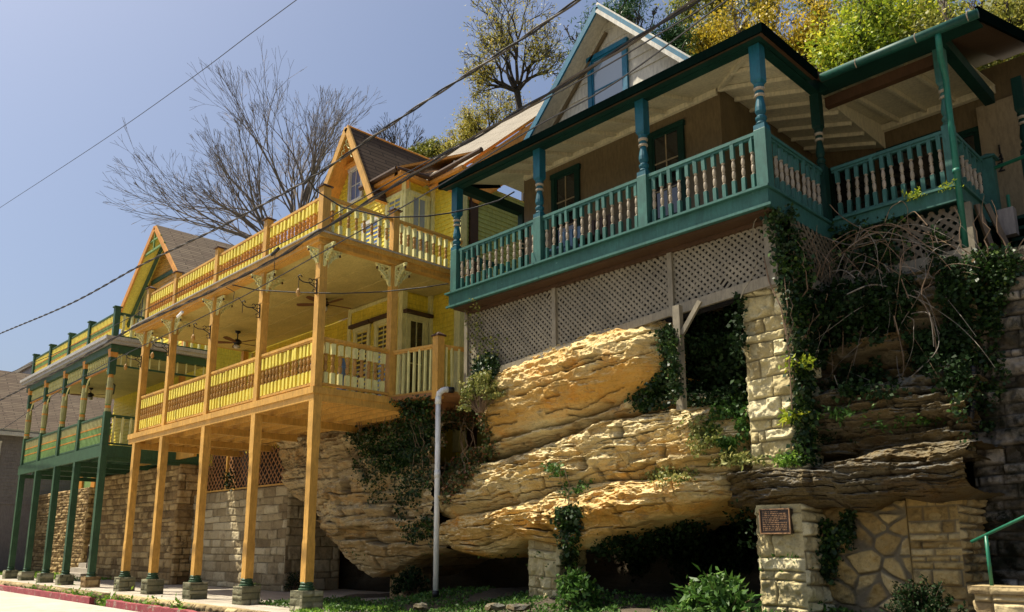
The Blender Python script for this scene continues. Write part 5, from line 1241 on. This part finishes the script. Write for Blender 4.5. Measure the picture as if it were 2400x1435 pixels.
weeds('grass growing beyond the green posts', (-44, -30, 8.6, 10.4), 6000, .07, 'leaf_grass', 64, name='grass', z=0)
rr = random.Random(5)
for k, x in enumerate((-24.3, -23.5, -22.6, -21.3, -20.2, -18.6, -17.2, -26.2, -28)):
    lbs = ['weed clump by the kerb below the last green post', 'weed clump by the kerb between green and orange posts', 'weed clump at the end of the far red kerb', 'weed clump in the gap between the two red kerbs', 'weed clump at the start of the near red kerb', 'weed clump by the kerb below the second orange post', 'weed clump by the kerb near the third orange post', 'weed clump by the kerb below the second green post', 'weed clump by the kerb below the third green post']
    rng = np.random.RandomState(80+k); n = 260; P = np.array([x, 7.2, -.3])+rng.normal(size=(n, 3))*np.array([.28, .07, .05]); P[:, 2] = -.3+np.abs(P[:, 2]+.3)*2.5
    V, Fq = leaves(P, None, .08, rng, .5, -.6); tag(npmesh('weed', V, Fq, 'leaf_grass' if k % 2 else 'leaf_fresh', None, rng.beta(2, 2, n), smooth=False), lbs[k], 'weed')
# loose stones at the pavement end
for k, (px, sc_, lb_) in enumerate(((1160, .16, 'flat loose stone lying in the weeds near the bottom edge'), (1215, .2, 'larger flat loose stone in the weeds near the bottom edge'), (985, .14, 'loose stone right of the white pipe foot'))):
    rng = random.Random(k); c = onY(px, 1412, 9.0); b = MB(); b.lathe(c.x, c.y, [(sc_*.5, c.z-.12), (sc_, c.z-.09), (sc_*.95, c.z-.04), (sc_*.3, c.z-.02)], 9)
    b.v = [(float(x+.09*vn(x*9, y*9, z*9)), float(y+.06*vn(y*9, z*9, x*9)), float(z+.03*vn(x*12, y*12, 0))) for x, y, z in b.v]
    tag(b.build('stone', 'rock_dark'), lb_, 'stone')
# ------------------------------------------------------------ tangled vines
rng = np.random.RandomState(77)
t = thing('vine_tangle', 'tangle of bare brown vine stems arching over the ivy below the second teal porch', 'vine', (-4.6, 11.3, 3.5))
spec = [[(1700+2*i, 0) for i in range(0)]]
arcs = [[(1925, 650), (1945, 590), (2010, 545), (2090, 525), (2150, 560), (2200, 600), (2235, 640)],
        [(1940, 560), (2000, 575), (2080, 560), (2170, 575), (2235, 600)],
        [(1945, 480), (1975, 510), (2030, 540), (2100, 545)],
        [(1960, 640), (1990, 580), (2060, 545), (2130, 560), (2180, 590), (2230, 600), (2250, 570)],
        [(2130, 700), (2110, 640), (2120, 590), (2170, 570), (2220, 565), (2240, 550)],
        [(1985, 690), (2040, 668), (2090, 675), (2150, 700), (2180, 740), (2190, 830)],
        [(1975, 830), (1975, 760), (1960, 700), (1940, 640)],
        [(2170, 1000), (2110, 890), (2105, 780), (2150, 700), (2170, 640), (2150, 560)],
        [(2200, 860), (2185, 760), (2160, 690), (2175, 640), (2190, 590)],
        [(2110, 905), (2150, 870), (2190, 830), (2200, 790), (2175, 700)],
        [(1900, 730), (1920, 780), (1915, 810), (1895, 840)], [(1955, 880), (1965, 910), (1968, 940)],
        [(2095, 740), (2110, 800), (2118, 860), (2110, 910)], [(1925, 840), (1960, 860), (2010, 880), (2080, 910)]]
for a in arcs: 
    pass
allv = list(arcs)
for k in range(50):
    x, y = rng.uniform(1900, 2200), rng.uniform(520, 760); dx, dy = rng.uniform(-1, 1)*60, rng.uniform(-70, 20); pts = [(x, y)]
    for j in range(rng.randint(4, 8)):
        pts.append((x := x+dx*.55, y := y+dy*.55)); dy += rng.uniform(8, 42); dx += rng.uniform(-30, 30)
    allv.append(pts)
for gi in range(2):
    b = MB()
    for k, pts in enumerate(allv):
        if k % 2 != gi: continue
        Yd = rng.uniform(10.9, 11.25); P = []
        for i in range(len(pts)-1):
            for q in (0, .25, .5, .75):
                u = q; p0 = pts[max(i-1, 0)]; p1 = pts[i]; p2 = pts[i+1]; p3 = pts[min(i+2, len(pts)-1)]
                c_ = [.5*(2*p1[d]+(p2[d]-p0[d])*u+(2*p0[d]-5*p1[d]+4*p2[d]-p3[d])*u*u+(3*p1[d]-p0[d]-3*p2[d]+p3[d])*u**3) for d in (0, 1)]
                P.append(onY(c_[0], c_[1], Yd+.18*math.sin(i*1.3+k)+.04*u))
        r0 = rng.uniform(.004, .007) if k > 13 else rng.uniform(.007, .011)
        b.tube(P, [r0*(1-.6*i/len(P)) for i in range(len(P))], 5)
    b.build('stems', ['vine_stem', 'vine_grey'][gi], t)
P_ = [(1795, 470), (1772, 520), (1755, 590), (1780, 650), (1768, 700), (1752, 755), (1740, 690)]
b = MB(); b.tube([onY(x, y, 10.2) for x, y in [(1795, 482), (1768, 520), (1755, 585), (1775, 610), (1762, 650), (1745, 678), (1735, 700)]], .008, 5); tag(b.build('dry_vine', 'lattice_tan'), 'single pale dry vine dangling across the right lattice panel', 'vine')
b = MB(); b.tube([onY(x, y, 10.25) for x, y in [(1790, 600), (1802, 660), (1830, 720), (1845, 800), (1852, 880), (1856, 960)]], .010, 5); b.tube([onY(x, y, 10.24) for x, y in [(1838, 650), (1846, 720), (1840, 760), (1853, 850)]], .008, 5); tag(b.build('dry_vine', 'vine_stem'), 'brown vine stem running down the front edge of the pale column', 'vine')
# black corrugated pipe
rng = np.random.RandomState(9)
pp = [(2278, 860), (2282, 920), (2272, 980), (2252, 1050), (2243, 1120), (2240, 1200), (2248, 1280), (2255, 1360), (2256, 1450)]
P = []
for (x, y), (x2, y2) in zip(pp, pp[1:]):
    for q in range(14): P.append(onY(x+(x2-x)*q/14, y+(y2-y)*q/14, 11.35-.004*q))
b = MB(); b.tube(P, [.052 if i % 2 else .043 for i in range(len(P))], 10); tag(b.build('drain_hose', 'iron'), 'black corrugated drain hose snaking down the mossy wall', 'pipe')
# white pipe
t = thing('drain_pipe', 'white plastic pipe standing in front of the rock with an elbow at the top', 'pipe', (*onY(1021, 1385, 9.9)[:2], 0))
p0 = onY(1021, 1392, 9.9); p1 = onY(1027, 945, 9.9); pm = onY(1025, 1105, 9.9)
b = MB(); b.tube([(p0.x, 9.9, p0.z+.04), (pm.x, 9.9, pm.z), (p1.x, 9.9, p1.z)], .052, 14); b.build('pipe', 'pvc', t, True)
b = MB(); b.tube([(pm.x, 9.9, pm.z-.12), (pm.x, 9.9, pm.z+.02)], .06, 14); b.build('coupling', 'pvc', t, True)
b = MB(); b.tube([(p1.x, 9.9, p1.z-.02), (p1.x, 9.9, p1.z+.12)], .062, 14); b.tube([(p1.x, 9.9, p1.z+.10), (p1.x, 9.92, p1.z+.2), (p1.x+.03, 9.98, p1.z+.26), (p1.x+.05, 10.03, p1.z+.28), (p1.x+.07, 10.08, p1.z+.285)], [.056, .058, .058, .058, .062], 14); b.build('elbow', 'pvc', t, True)
b = MB(); b.tube([(p0.x, 9.9, p0.z-.06), (p0.x, 9.9, p0.z+.06)], .062, 14); b.tube([(p1.x+.07, 10.08, p1.z+.285), (p1.x+.10, 10.2, p1.z+.285)], .06, 12); b.build('rubber_collar', 'iron', t, True)
# ------------------------------------------------------------ fans, lantern, hooks
def fan(label, px, py, Y, z0, light=True, R_=.66, seed=0):
    p = onY(px, py, Y); t = thing('ceiling_fan', label, 'ceiling fan', (p.x, Y, z0), 'ceiling fans under the porches')
    x, y, z = p.x, Y, p.z
    b = MB(); b.lathe(x, y, [(.07, z0), (.075, z0-.04), (.03, z0-.07), (.018, z0-.08), (.018, z+.12), (.05, z+.11), (.11, z+.07), (.12, z+.02), (.08, z-.03), (.05, z-.05)], 14); b.build('motor', 'iron', t, True)
    for k in range(5):
        a = 2*math.pi*k/5+seed; d = Vector((math.cos(a), math.sin(a), 0)); s = Vector((-d.y, d.x, .18)); c = Vector((x, y, z+.01))
        b = MB(); b.prism([c+d*.10-s*.02, c+d*.2-s*.05, c+d*.5-s*.075, c+d*R_-s*.06, c+d*(R_+.03), c+d*R_+s*.06, c+d*.5+s*.075, c+d*.2+s*.05, c+d*.10+s*.02], (0, 0, .012)); b.build('blade', 'fan_blade', t)
    if light:
        b = MB(); b.lathe(x, y, [(.075, z-.05), (.10, z-.08), (.085, z-.13), (.04, z-.16)], 14); b.build('light_bowl', 'lamp_glass', t, True)
fan('ceiling fan with brown blades in the middle of the orange porch', 556, 805, 9.8, 7.02, seed=.3)
fan('ceiling fan with brown blades beside the orange corner post', 760, 715, 9.9, 7.02, seed=.1)
fan('dark ceiling fan hanging under the green porch', 212, 928, 9.5, 6.96, seed=.5)
p = onY(259, 912, 8.7); t = thing('lantern', 'dark hanging lantern beside the green corner post', 'lantern', (p.x, 8.7, p.z))
b = MB(); b.tube([(p.x, 8.7, 6.95), (p.x, 8.7, p.z+.28)], .012, 5); b.build('chain', 'iron', t)
b = MB(); b.lathe(p.x, 8.7, [(.01, p.z+.30), (.05, p.z+.24), (.15, p.z+.15), (.15, p.z+.12)], 6); b.lathe(p.x, 8.7, [(.13, p.z-.13), (.10, p.z-.17), (.03, p.z-.22), (.01, p.z-.3)], 6)
for k in range(6):
    a = math.pi*(k+.5)/3; b.beam((p.x+.14*math.cos(a), 8.7+.14*math.sin(a), p.z+.13), (p.x+.12*math.cos(a), 8.7+.12*math.sin(a), p.z-.14), .014, .014)
b.build('frame', 'iron', t)
b = MB(); b.lathe(p.x, 8.7, [(.12, p.z-.13), (.135, p.z+.12)], 6); b.build('glass', 'glass_pale', t)
HK = ['first', 'second', 'third', 'fourth', 'last']
hl = ['scrolled iron hook with a small hanging feeder on the leftmost orange post', 'scrolled iron hook with a small hanging feeder on the second orange post', 'scrolled iron hook with a small hanging feeder on the middle orange post', 'scrolled iron hook with loose wire on the fourth orange post', 'scrolled iron hook with a small hanging feeder on the orange corner post']
for i, x in enumerate(PX):
    z = 6.12; y0 = YF-.083; t = thing('post_hook', hl[i], 'hook', (x, y0, z), 'iron hooks on the orange porch posts')
    h = lambda u, v: (x, y0-u, z+v)
    b = MB(); b.tube([h(.01, -.16), h(.01, .16)], .013, 5)
    b.tube([h(.01, -.05), h(.08, 0), h(.18, .04), h(.30, .03), h(.38, .06), h(.42, .12), h(.37, .16), h(.33, .12)], .012, 5)
    for cu, cv, r in ((.06, .09, .05), (.05, -.11, .045), (.15, .09, .04)):
        b.tube([h(cu+r*math.cos(a), cv+r*math.sin(a)) for a in [q*math.pi/4 for q in range(8)]], .009, 4)
    b.build('scroll', 'iron', t)
    b = MB(); b.tube([h(.40, .08), h(.40, -.12)], .006, 4)
    if i != 3: b.lathe(x, y0-.40, [(.01, z-.12), (.035, z-.16), (.045, z-.22), (.03, z-.27), (.01, z-.29)], 8, 1)
    else: b.tube([h(.40, .08), h(.5, .2), h(.62, .12), h(.6, .3), h(.8, .36)], .008, 4)
    b.build('pendant', ['iron', 'brown_turning'], t)
# things on the porches
p = onY(797, 880, 8.9)
b = MB(); b.prism([(p.x-.12, 8.9, 4.11), (p.x+.1, 8.9, 4.11), (p.x+.08, 8.9, 4.75), (p.x-.02, 8.9, 4.98), (p.x-.1, 8.9, 4.7)], (0, .1, 0)); tag(b.build('cloth', 'cloth_blue'), 'pale blue cloth hanging behind the orange side balusters', 'cloth')
def chair(label, x, y, z, mat):
    t = thing('porch_chair', label, 'chair', (x, y, z))
    for dx in (-.22, .22):
        for dy in (-.2, .2): b = MB(); b.box(x+dx-.02, x+dx+.02, y+dy-.02, y+dy+.02, z, z+.42); b.build('leg', mat, t)
    b = MB(); b.box(x-.26, x+.26, y-.24, y+.24, z+.42, z+.46); b.build('seat', mat, t)
    b = MB()
    for k in range(5): b.box(x-.24+k*.1, x-.17+k*.1, y+.22, y+.25, z+.461, z+.95)
    b.build('backrest', mat, t)
p = onY(1325, 575, 10.8); chair('blue chair behind the teal railing', p.x, 10.75, 6.1, 'cloth_blue')
p = onY(1398, 560, 10.8); chair('dark chair behind the teal railing', p.x, 10.72, 6.1, 'brown_dark_wood')
# ------------------------------------------------------------ cables
def cable(label, pts, Y, r, mat='cable', twist=0, name='power_line', n=5, ext=(1.5, .35)):
    P = [onY(x, y, Y) for x, y in pts]
    P = [P[0]+(P[0]-P[1])*ext[0]]+P+[P[-1]+(P[-1]-P[-2])*ext[1]]
    Q = []
    for i in range(len(P)-1):
        p0, p1, p2, p3 = P[max(i-1, 0)], P[i], P[i+1], P[min(i+2, len(P)-1)]
        m = max(2, int((p2-p1).length/.09)) if twist else 10
        for k in range(m):
            u = k/m; Q.append(.5*(2*p1+(p2-p0)*u+(2*p0-5*p1+4*p2-p3)*u*u+(3*p1-p0-3*p2+p3)*u**3))
    Q.append(P[-1])
    if not twist:
        b = MB(); b.tube(Q, r, n); return tag(b.build(name, mat), label, 'cable', 'power lines along the street')
    t = thing(name, label, 'cable', Q[0], 'power lines along the street')
    for s in range(2):
        b = MB(); L = 0; W = []
        for i, q in enumerate(Q):
            if i: L += (Q[i]-Q[i-1]).length
            a = L*2*math.pi/twist+s*math.pi; W.append(q+Vector((0, math.cos(a), math.sin(a)))*r*1.05)
        b.tube(W, r, n); b.build('strand', mat if s == 0 else 'cable_light', t)
    return t
cable('single thin wire crossing the empty sky', [(0, 487), (240, 330), (440, 190), (580, 85), (695, 0)], 6.5, .008)
cable('thick twisted cable in front of the bare tree', [(0, 782), (165, 712), (330, 622), (520, 530), (720, 422), (860, 330), (1000, 236), (1180, 120), (1355, 0)], 6.5, .0135, twist=1.2)
cable('heavy bundled cable passing along the orange balcony', [(0, 938), (150, 862), (300, 775), (480, 690), (640, 610), (740, 548), (990, 395), (1303, 209), (1634, 0)], 6.45, .0155, twist=1.6)
cable('thin cable running along the orange roof railing', [(0, 884), (160, 815), (310, 742), (480, 655), (640, 580), (745, 525), (990, 385), (1348, 195), (1557, 73), (1690, -8)], 6.6, .009)
cable('lower thin cable crossing the orange porch ceiling', [(0, 1010), (200, 880), (420, 770), (560, 700), (740, 600), (1010, 447), (1240, 306), (1440, 195), (1700, 3)], 6.3, .009)
b = MB(); P = [(722, 420), (740, 447), (800, 485), (905, 510), (1000, 507), (1052, 500), (1110, 488), (1170, 470), (1205, 450)]
Q = [onY(x, y, 6.5+3.5*i/8) for i, (x, y) in enumerate(P)]; b.tube(Q, .014, 6); tag(b.build('service_cable', 'cable'), 'drooping service cable leading from the pole line to the teal porch', 'cable')
b = MB(); P = [(545, 668), (600, 680), (700, 686), (800, 688), (900, 684), (1000, 673), (1050, 665)]
Q = [onY(x, y, 6.4+3.5*i/6) for i, (x, y) in enumerate(P)]; b.tube(Q, .011, 6); tag(b.build('service_cable', 'cable'), 'thin drooping wire crossing in front of the orange porch ceiling', 'cable')
for (px, py, Y, lb_) in ((722, 421, 6.5, 'cable clamp on the thick twisted cable above the orange corner post'), (645, 590, 6.5, 'cable clamp with hanging wire in front of the orange roof railing'), (422, 737, 6.42, 'pale cable splice on the heavy bundled cable')):
    p = onY(px, py, Y); b = MB(); b.tube([p+Vector((-.12, 0, -.03)), p+Vector((.12, 0, .03))], .03, 6)
    if px == 645: b.tube([p, p+Vector((0, 0, -.5))], .006, 4)
    tag(b.build('cable_clamp', 'iron' if px != 422 else 'pvc'), lb_, 'cable clamp')
# ------------------------------------------------------------ trees
def grow(mb, p, d, L, r, depth, rng, ends, rmin, bend=.25, up=.15, nb=(3, 5), seg=6, ratio=.55):
    pts = [p]; rad = [r]; q = p.copy(); dd = d.normalized(); st = L/seg
    for k in range(seg):
        dd = (dd+Vector(rng.normal(size=3))*bend/seg**.5*.8+Vector((0, 0, up/seg))).normalized(); q = q+dd*st; pts.append(q.copy()); rad.append(max(rmin, r*(1-.75*(k+1)/seg)))
    mb.tube(pts, rad, 5 if depth > 1 else 3)
    if depth <= 0:
        ends.append((pts[-1], dd)); ends.append((pts[seg//2], dd)); return
    n = rng.randint(nb[0], nb[1]+1)
    for j in range(n):
        t = rng.uniform(.25, .98); i = min(seg-1, int(t*seg)); b0 = pts[i].lerp(pts[i+1], t*seg-i); ax = (pts[i+1]-pts[i]).normalized()
        s = Vector(rng.normal(size=3)); s = (s-ax*s.dot(ax)).normalized(); a = rng.uniform(.3, .75)
        grow(mb, b0, ax*math.cos(a)+s*math.sin(a), L*ratio*rng.uniform(.7, 1.15)*(1.15-.4*t), max(rmin, rad[i]*.5), depth-1, rng, ends, rmin, bend, up, nb, max(3, seg-1), ratio)
    ends.append((pts[-1], dd))
def tree(label, name, base, tips, r0, seed, depth=2, bark='bark', leaf=None, nleaf=0, L=.12, spread=.4, fork=.35, rmin=.014, nb=(3, 5), up=.15, ratio=.45, aspect=.5, droop=.3, group=None, cat='tree', sub=.34, bend=.3, dens=.95, keep=1.):
    rng = np.random.RandomState(seed); base = Vector(base); mb = MB(); ends = []
    c = sum((Vector(t) for t in tips), Vector())/len(tips); fk = base.lerp(c, fork); fk.x = base.x+(c.x-base.x)*fork*.7
    gz = min(base.z, fk.z-1, hillz(base.x, base.y))
    mb.tube([Vector((base.x, base.y, gz)), base.lerp(fk, .5)+Vector((.1, 0, 0)), fk], [r0*1.25, r0*1.05, r0], 8)
    for t in tips:
        t = Vector(t)+Vector((0, rng.uniform(-1, 1)*sub*(Vector(t)-fk).length, 0)); s = base.lerp(fk, rng.uniform(.8, 1)); L_ = (t-s).length
        n = 9; pts = []; 
        side = Vector(rng.normal(size=3))*L_*.05
        for k in range(n+1):
            u = k/n; p = s.lerp(t, u); p.z += L_*.10*math.sin(u*math.pi)*(-.6 if t.z-s.z > abs(t.x-s.x) else -1); p += side*math.sin(u*math.pi*2)+Vector(rng.normal(size=3))*L_*.008; pts.append(p)
        rad = [max(rmin*1.3, r0*.52*(1-u/n*.93)) for u in range(n+1)]; mb.tube(pts, rad, 6)
        for j in range(int(5+L_*dens)):
            u = rng.uniform(.18, 1)**.85; i = min(n-1, int(u*n)); b0 = pts[i].lerp(pts[i+1], u*n-i); ax = (pts[i+1]-pts[i]).normalized(); q = Vector(rng.normal(size=3)); q = (q-ax*q.dot(ax)).normalized(); a = rng.uniform(.25, .65)
            grow(mb, b0, ax*math.cos(a)+q*math.sin(a), L_*sub*(1.2-u*.8)*rng.uniform(.5, 1.1), max(rmin, rad[i]*.36), depth-1, rng, ends, rmin, bend, up, nb, 5, ratio)
        ends.append((pts[-1], ax))
    root = thing(name, label, cat, (base.x, base.y, gz), group)
    mb.build('trunk', bark, root)
    if leaf:
        E = np.array([tuple(e[0]) for e in ends]); E = E[fbm(E[:, 0]*1.1, E[:, 1]*1.1, E[:, 2]*1.1, 3, seed) > (.10 if keep < 1 else -9)]; k = rng.randint(0, len(E), nleaf)
        w_ = rng.beta(1.2, 1.2, len(E)); P = E[k]+rng.normal(size=(nleaf, 3))*spread*(.35+w_[k])[:, None]
        V, Fq = leaves(P, None, L, rng, aspect, droop)
        T = np.clip(rng.beta(1.2, 1.2, nleaf)*.75+(w_[k]-.5)*.5+.15+.4*fbm(P[:, 0]*.7, P[:, 1]*.7, P[:, 2]*.7, 2, seed), 0, 1)
        npmesh('crown', V, Fq, leaf, root, T, smooth=False)
    return root
def fork_tree(label, name, base, tips, r0, seed, depth=8, bark='bark_grey', leaf=None, nleaf=0, L=.08, spread=.1, rmin=.01, wig=.05, ang=(.16, .44), up=.05, shrink=.83, trunk=None, group=None, aspect=.4, third=.18):
    rng = np.random.RandomState(seed); base = Vector(base); mb = MB(); ends = []
    tot = sum(shrink**k for k in range(depth+1))
    def rec(p, d, L_, r, k):
        q = p.copy(); pts = [p]; dd = d.copy(); m = 3 if k > 2 else 2
        for j in range(m):
            dd = (dd+Vector(rng.normal(size=3))*wig+Vector((0, 0, up/m))).normalized(); q = q+dd*L_/m; pts.append(q.copy())
        r2 = max(rmin, r*.74); mb.tube(pts, [max(rmin, r+(r2-r)*j/m) for j in range(m+1)], 6 if k > depth-3 else (4 if k > 3 else 3))
        if k < 4: ends.append(pts[-1]); ends.append(pts[1])
        if k == 0: return
        s = Vector(rng.normal(size=3)); s = (s-dd*s.dot(dd)).normalized(); n = 3 if rng.rand() < third else 2; t0 = rng.uniform(0, 6.28); w_ = dd.cross(s)
        for j in range(n):
            a = rng.uniform(*ang)*(.6 if j == 0 else 1.1); t = t0+j*2*math.pi/n
            e = dd*math.cos(a)+(s*math.cos(t)+w_*math.sin(t))*math.sin(a)
            rec(pts[-1] if j < 2 else pts[-2], e, L_*shrink*rng.uniform(.74, 1.18), r2*(1 if j == 0 else .85), k-1)
    gz = min(base.z-.5, hillz(base.x, base.y)); mb.tube([(base.x+.2, base.y, gz), (base.x-.1, base.y, (gz+base.z)/2), base], [r0*2.6, r0*2.2, r0*1.9], 8)
    st = base
    if trunk:
        st = Vector(trunk); mb.tube([base, base.lerp(st, .5)+Vector((.12, 0, 0)), st], [r0*1.9, r0*1.6, r0*1.4], 8)
    for t in tips:
        t = Vector(t); D = t-st; D += Vector((FH[0], FH[1], 0))*rng.uniform(-1, 1)*.35*D.length; rec(st+D*rng.uniform(0, .06), D.normalized(), D.length/tot*.86, r0*rng.uniform(.75, 1), depth)
    root = thing(name, label, 'tree', (base.x, base.y, gz), group); mb.build('trunk', bark, root)
    if leaf:
        E = np.array([tuple(e) for e in ends]); k = rng.randint(0, len(E), nleaf); P = E[k]+rng.normal(size=(nleaf, 3))*spread
        V, Fq = leaves(P, None, L, rng, aspect, .3); npmesh('crown', V, Fq, leaf, root, rng.beta(2, 2, nleaf), smooth=False)
    return root
def tp(lst, Y): return [tuple(onY(x, y, Y)) for x, y in lst]
def tpf(lst, b_):
    f0 = FH[0]*b_.x+FH[1]*b_.y; out = []
    for x, y in lst:
        d = ray(x, y); out.append(tuple(Vector((0, 0, H))+d*(f0/(FH[0]*d.x+FH[1]*d.y))))
    return out
b0 = onY(665, 600, 23)
fork_tree('wide bare tree fanning out to the left behind the orange roof railing', 'bare_tree', b0, tpf([(325, 455), (365, 410), (420, 355), (470, 320), (530, 290), (440, 440), (560, 360), (380, 500), (500, 360), (410, 410)], b0), .115, 201, depth=8, rmin=.0085, wig=.065, third=.0)
b0 = onY(700, 560, 25)
fork_tree('tall bare tree with upright rounded crown left of the orange dormer', 'bare_tree', b0, tpf([(600, 240), (650, 185), (700, 165), (750, 185), (790, 210), (815, 280), (650, 300), (720, 200), (765, 260)], b0), .14, 203, depth=8, rmin=.0085, wig=.06, ang=(.13, .38), third=.0)
b0 = onY(935, 430, 27)
fork_tree('small bare tree between the dormer and the budding tree', 'bare_tree', b0, tpf([(870, 300), (895, 275), (925, 262), (955, 270), (985, 295), (865, 330), (995, 325)], b0), .09, 205, depth=7, bark='bark_dark', rmin=.010, wig=.06)
b0 = onY(1232, 330, 19); tk = onY(1212, 215, 19)
fork_tree('budding tree with sparse yellow green tufts left of the beige gable', 'budding_tree', (b0.x, 19, b0.z-2), tpf([(1060, 120), (1090, 50), (1150, -10), (1210, -30), (1270, 10), (1300, 80), (1300, 150), (1100, 190)], b0), .085, 207, depth=7, bark='bark_dark', leaf='leaf_bud', nleaf=6500, L=.085, spread=.13, rmin=.0085, wig=.10, trunk=tk, ang=(.2, .6))
b0 = onY(1160, 420, 20); tk = onY(1150, 350, 20)
fork_tree('lower budding thicket rising over the grey shingle roof', 'budding_tree', (b0.x, 20, b0.z-2), tpf([(1010, 310), (1040, 265), (1090, 230), (1150, 215), (1195, 235), (1060, 310)], b0), .06, 209, depth=7, bark='bark_dark', leaf='leaf_bud', nleaf=8000, L=.085, spread=.16, rmin=.0085, wig=.10, trunk=tk, ang=(.2, .6))
b0 = onY(985, 400, 24)
shrub('low dark green treetop behind the ridge of the orange house', (onY(990, 372, 24).x, 24, onY(990, 395, 24).z), (3.2, 1.2, 1.2), 160, 9000, .12, 'leaf_olive', 211, name='evergreen_tree', cat='tree')
hd = [o for o in C.objects if o.name.startswith('evergreen_tree')][0]; hl_ = LOC[hd]; b = MB(); b.tube([(hl_.x, hl_.y, hillz(hl_.x, hl_.y)), (hl_.x, hl_.y, hl_.z+.4)], [.2, .12], 8); b.build('trunk', 'bark_dark', hd)
hs = [('dark pine standing behind the beige gable', 'pine_tree', 17.5, [(1340, 70), (1375, 20), (1420, -20), (1470, 10), (1520, 30), (1560, 60), (1450, 60), (1600, 90), (1350, 110), (1500, -30)], 'leaf_pine', 26000, .13, .26, .20, 1470, 'bark_dark'),
      ('olive tangle of a tree right of the beige gable', 'hillside_tree', 21, [(1560, 20), (1600, 60), (1640, 10), (1660, 90), (1700, -10), (1620, 120), (1580, -40)], 'leaf_olive', 13000, .10, .35, .35, 1620, 'bark_grey'),
      ('golden blossoming tree above the teal porch roof', 'blossoming_tree', 19, [(1640, 90), (1680, 40), (1720, 10), (1760, 30), (1790, -10), (1740, -60), (1830, 20), (1700, 110)], 'leaf_gold', 9000, .10, .26, .40, 1740, 'bark_grey'),
      ('second golden blossoming tree with a dark forked trunk', 'blossoming_tree', 18, [(1850, 20), (1880, 60), (1910, 0), (1900, 110), (1860, 130), (1930, 40), (1820, 60), (1880, -50)], 'leaf_gold', 6500, .09, .26, .45, 1890, 'bark_dark'),
      ('bright lime green tree rising over the inner roof corner', 'hillside_tree', 17.5, [(1960, 60), (1990, 20), (2010, 100), (2040, 40), (2060, 120), (1950, 130), (2080, 0), (2020, -40), (1985, 160)], 'leaf_lime', 13000, .10, .32, .45, 2010, 'bark_dark'),
      ('lime green tree over the green gutter', 'hillside_tree', 19, [(2090, 70), (2120, 20), (2150, 60), (2080, 130), (2180, 10), (2140, -40), (2110, 110)], 'leaf_lime', 9500, .10, .35, .45, 2110, 'bark_grey'),
      ('tangled olive tree behind the top of the second roof', 'hillside_tree', 18, [(2190, 40), (2230, 10), (2260, 50), (2210, -40), (2290, 0), (2170, 90), (2240, -60)], 'leaf_olive', 15000, .09, .35, .5, 2230, 'bark_grey'),
      ('green tree in the top right corner of the view', 'hillside_tree', 19, [(2310, 30), (2350, 0), (2390, 40), (2340, 80), (2420, 20), (2370, -60), (2440, 80), (2400, 110)], 'leaf_olive', 15000, .09, .4, .5, 2360, 'bark_dark'),
      ('distant dull green trees filling the slope behind', 'hillside_tree', 30, [(1700, 60), (1800, 90), (1900, 60), (2000, 40), (2100, 80), (2200, 40), (2300, 60), (2400, 60), (1760, -20), (1860, -30), (1960, -40), (2060, -30), (2160, -40), (2280, -40), (1950, 120), (1600, 40)], 'leaf_olive', 18000, .12, .45, .3, 2000, 'bark_grey')]
for i, (lb_, nm, Y, tips, lf, nl, L, sp, fk, bx_, bk) in enumerate(hs):
    b0 = onY(bx_, 230, Y)
    tree(lb_, nm, (b0.x, Y, b0.z-1.5), tp(tips, Y), .17, 220+i, depth=3, bark=bk, leaf=lf, nleaf=nl, L=L, spread=sp, fork=fk, rmin=.012, nb=(3, 4), ratio=.5, sub=.24, keep=.62, aspect=.45 if nm != 'pine_tree' else .18, droop=.3 if nm != 'blossoming_tree' else 1.2, group='trees on the hillside')
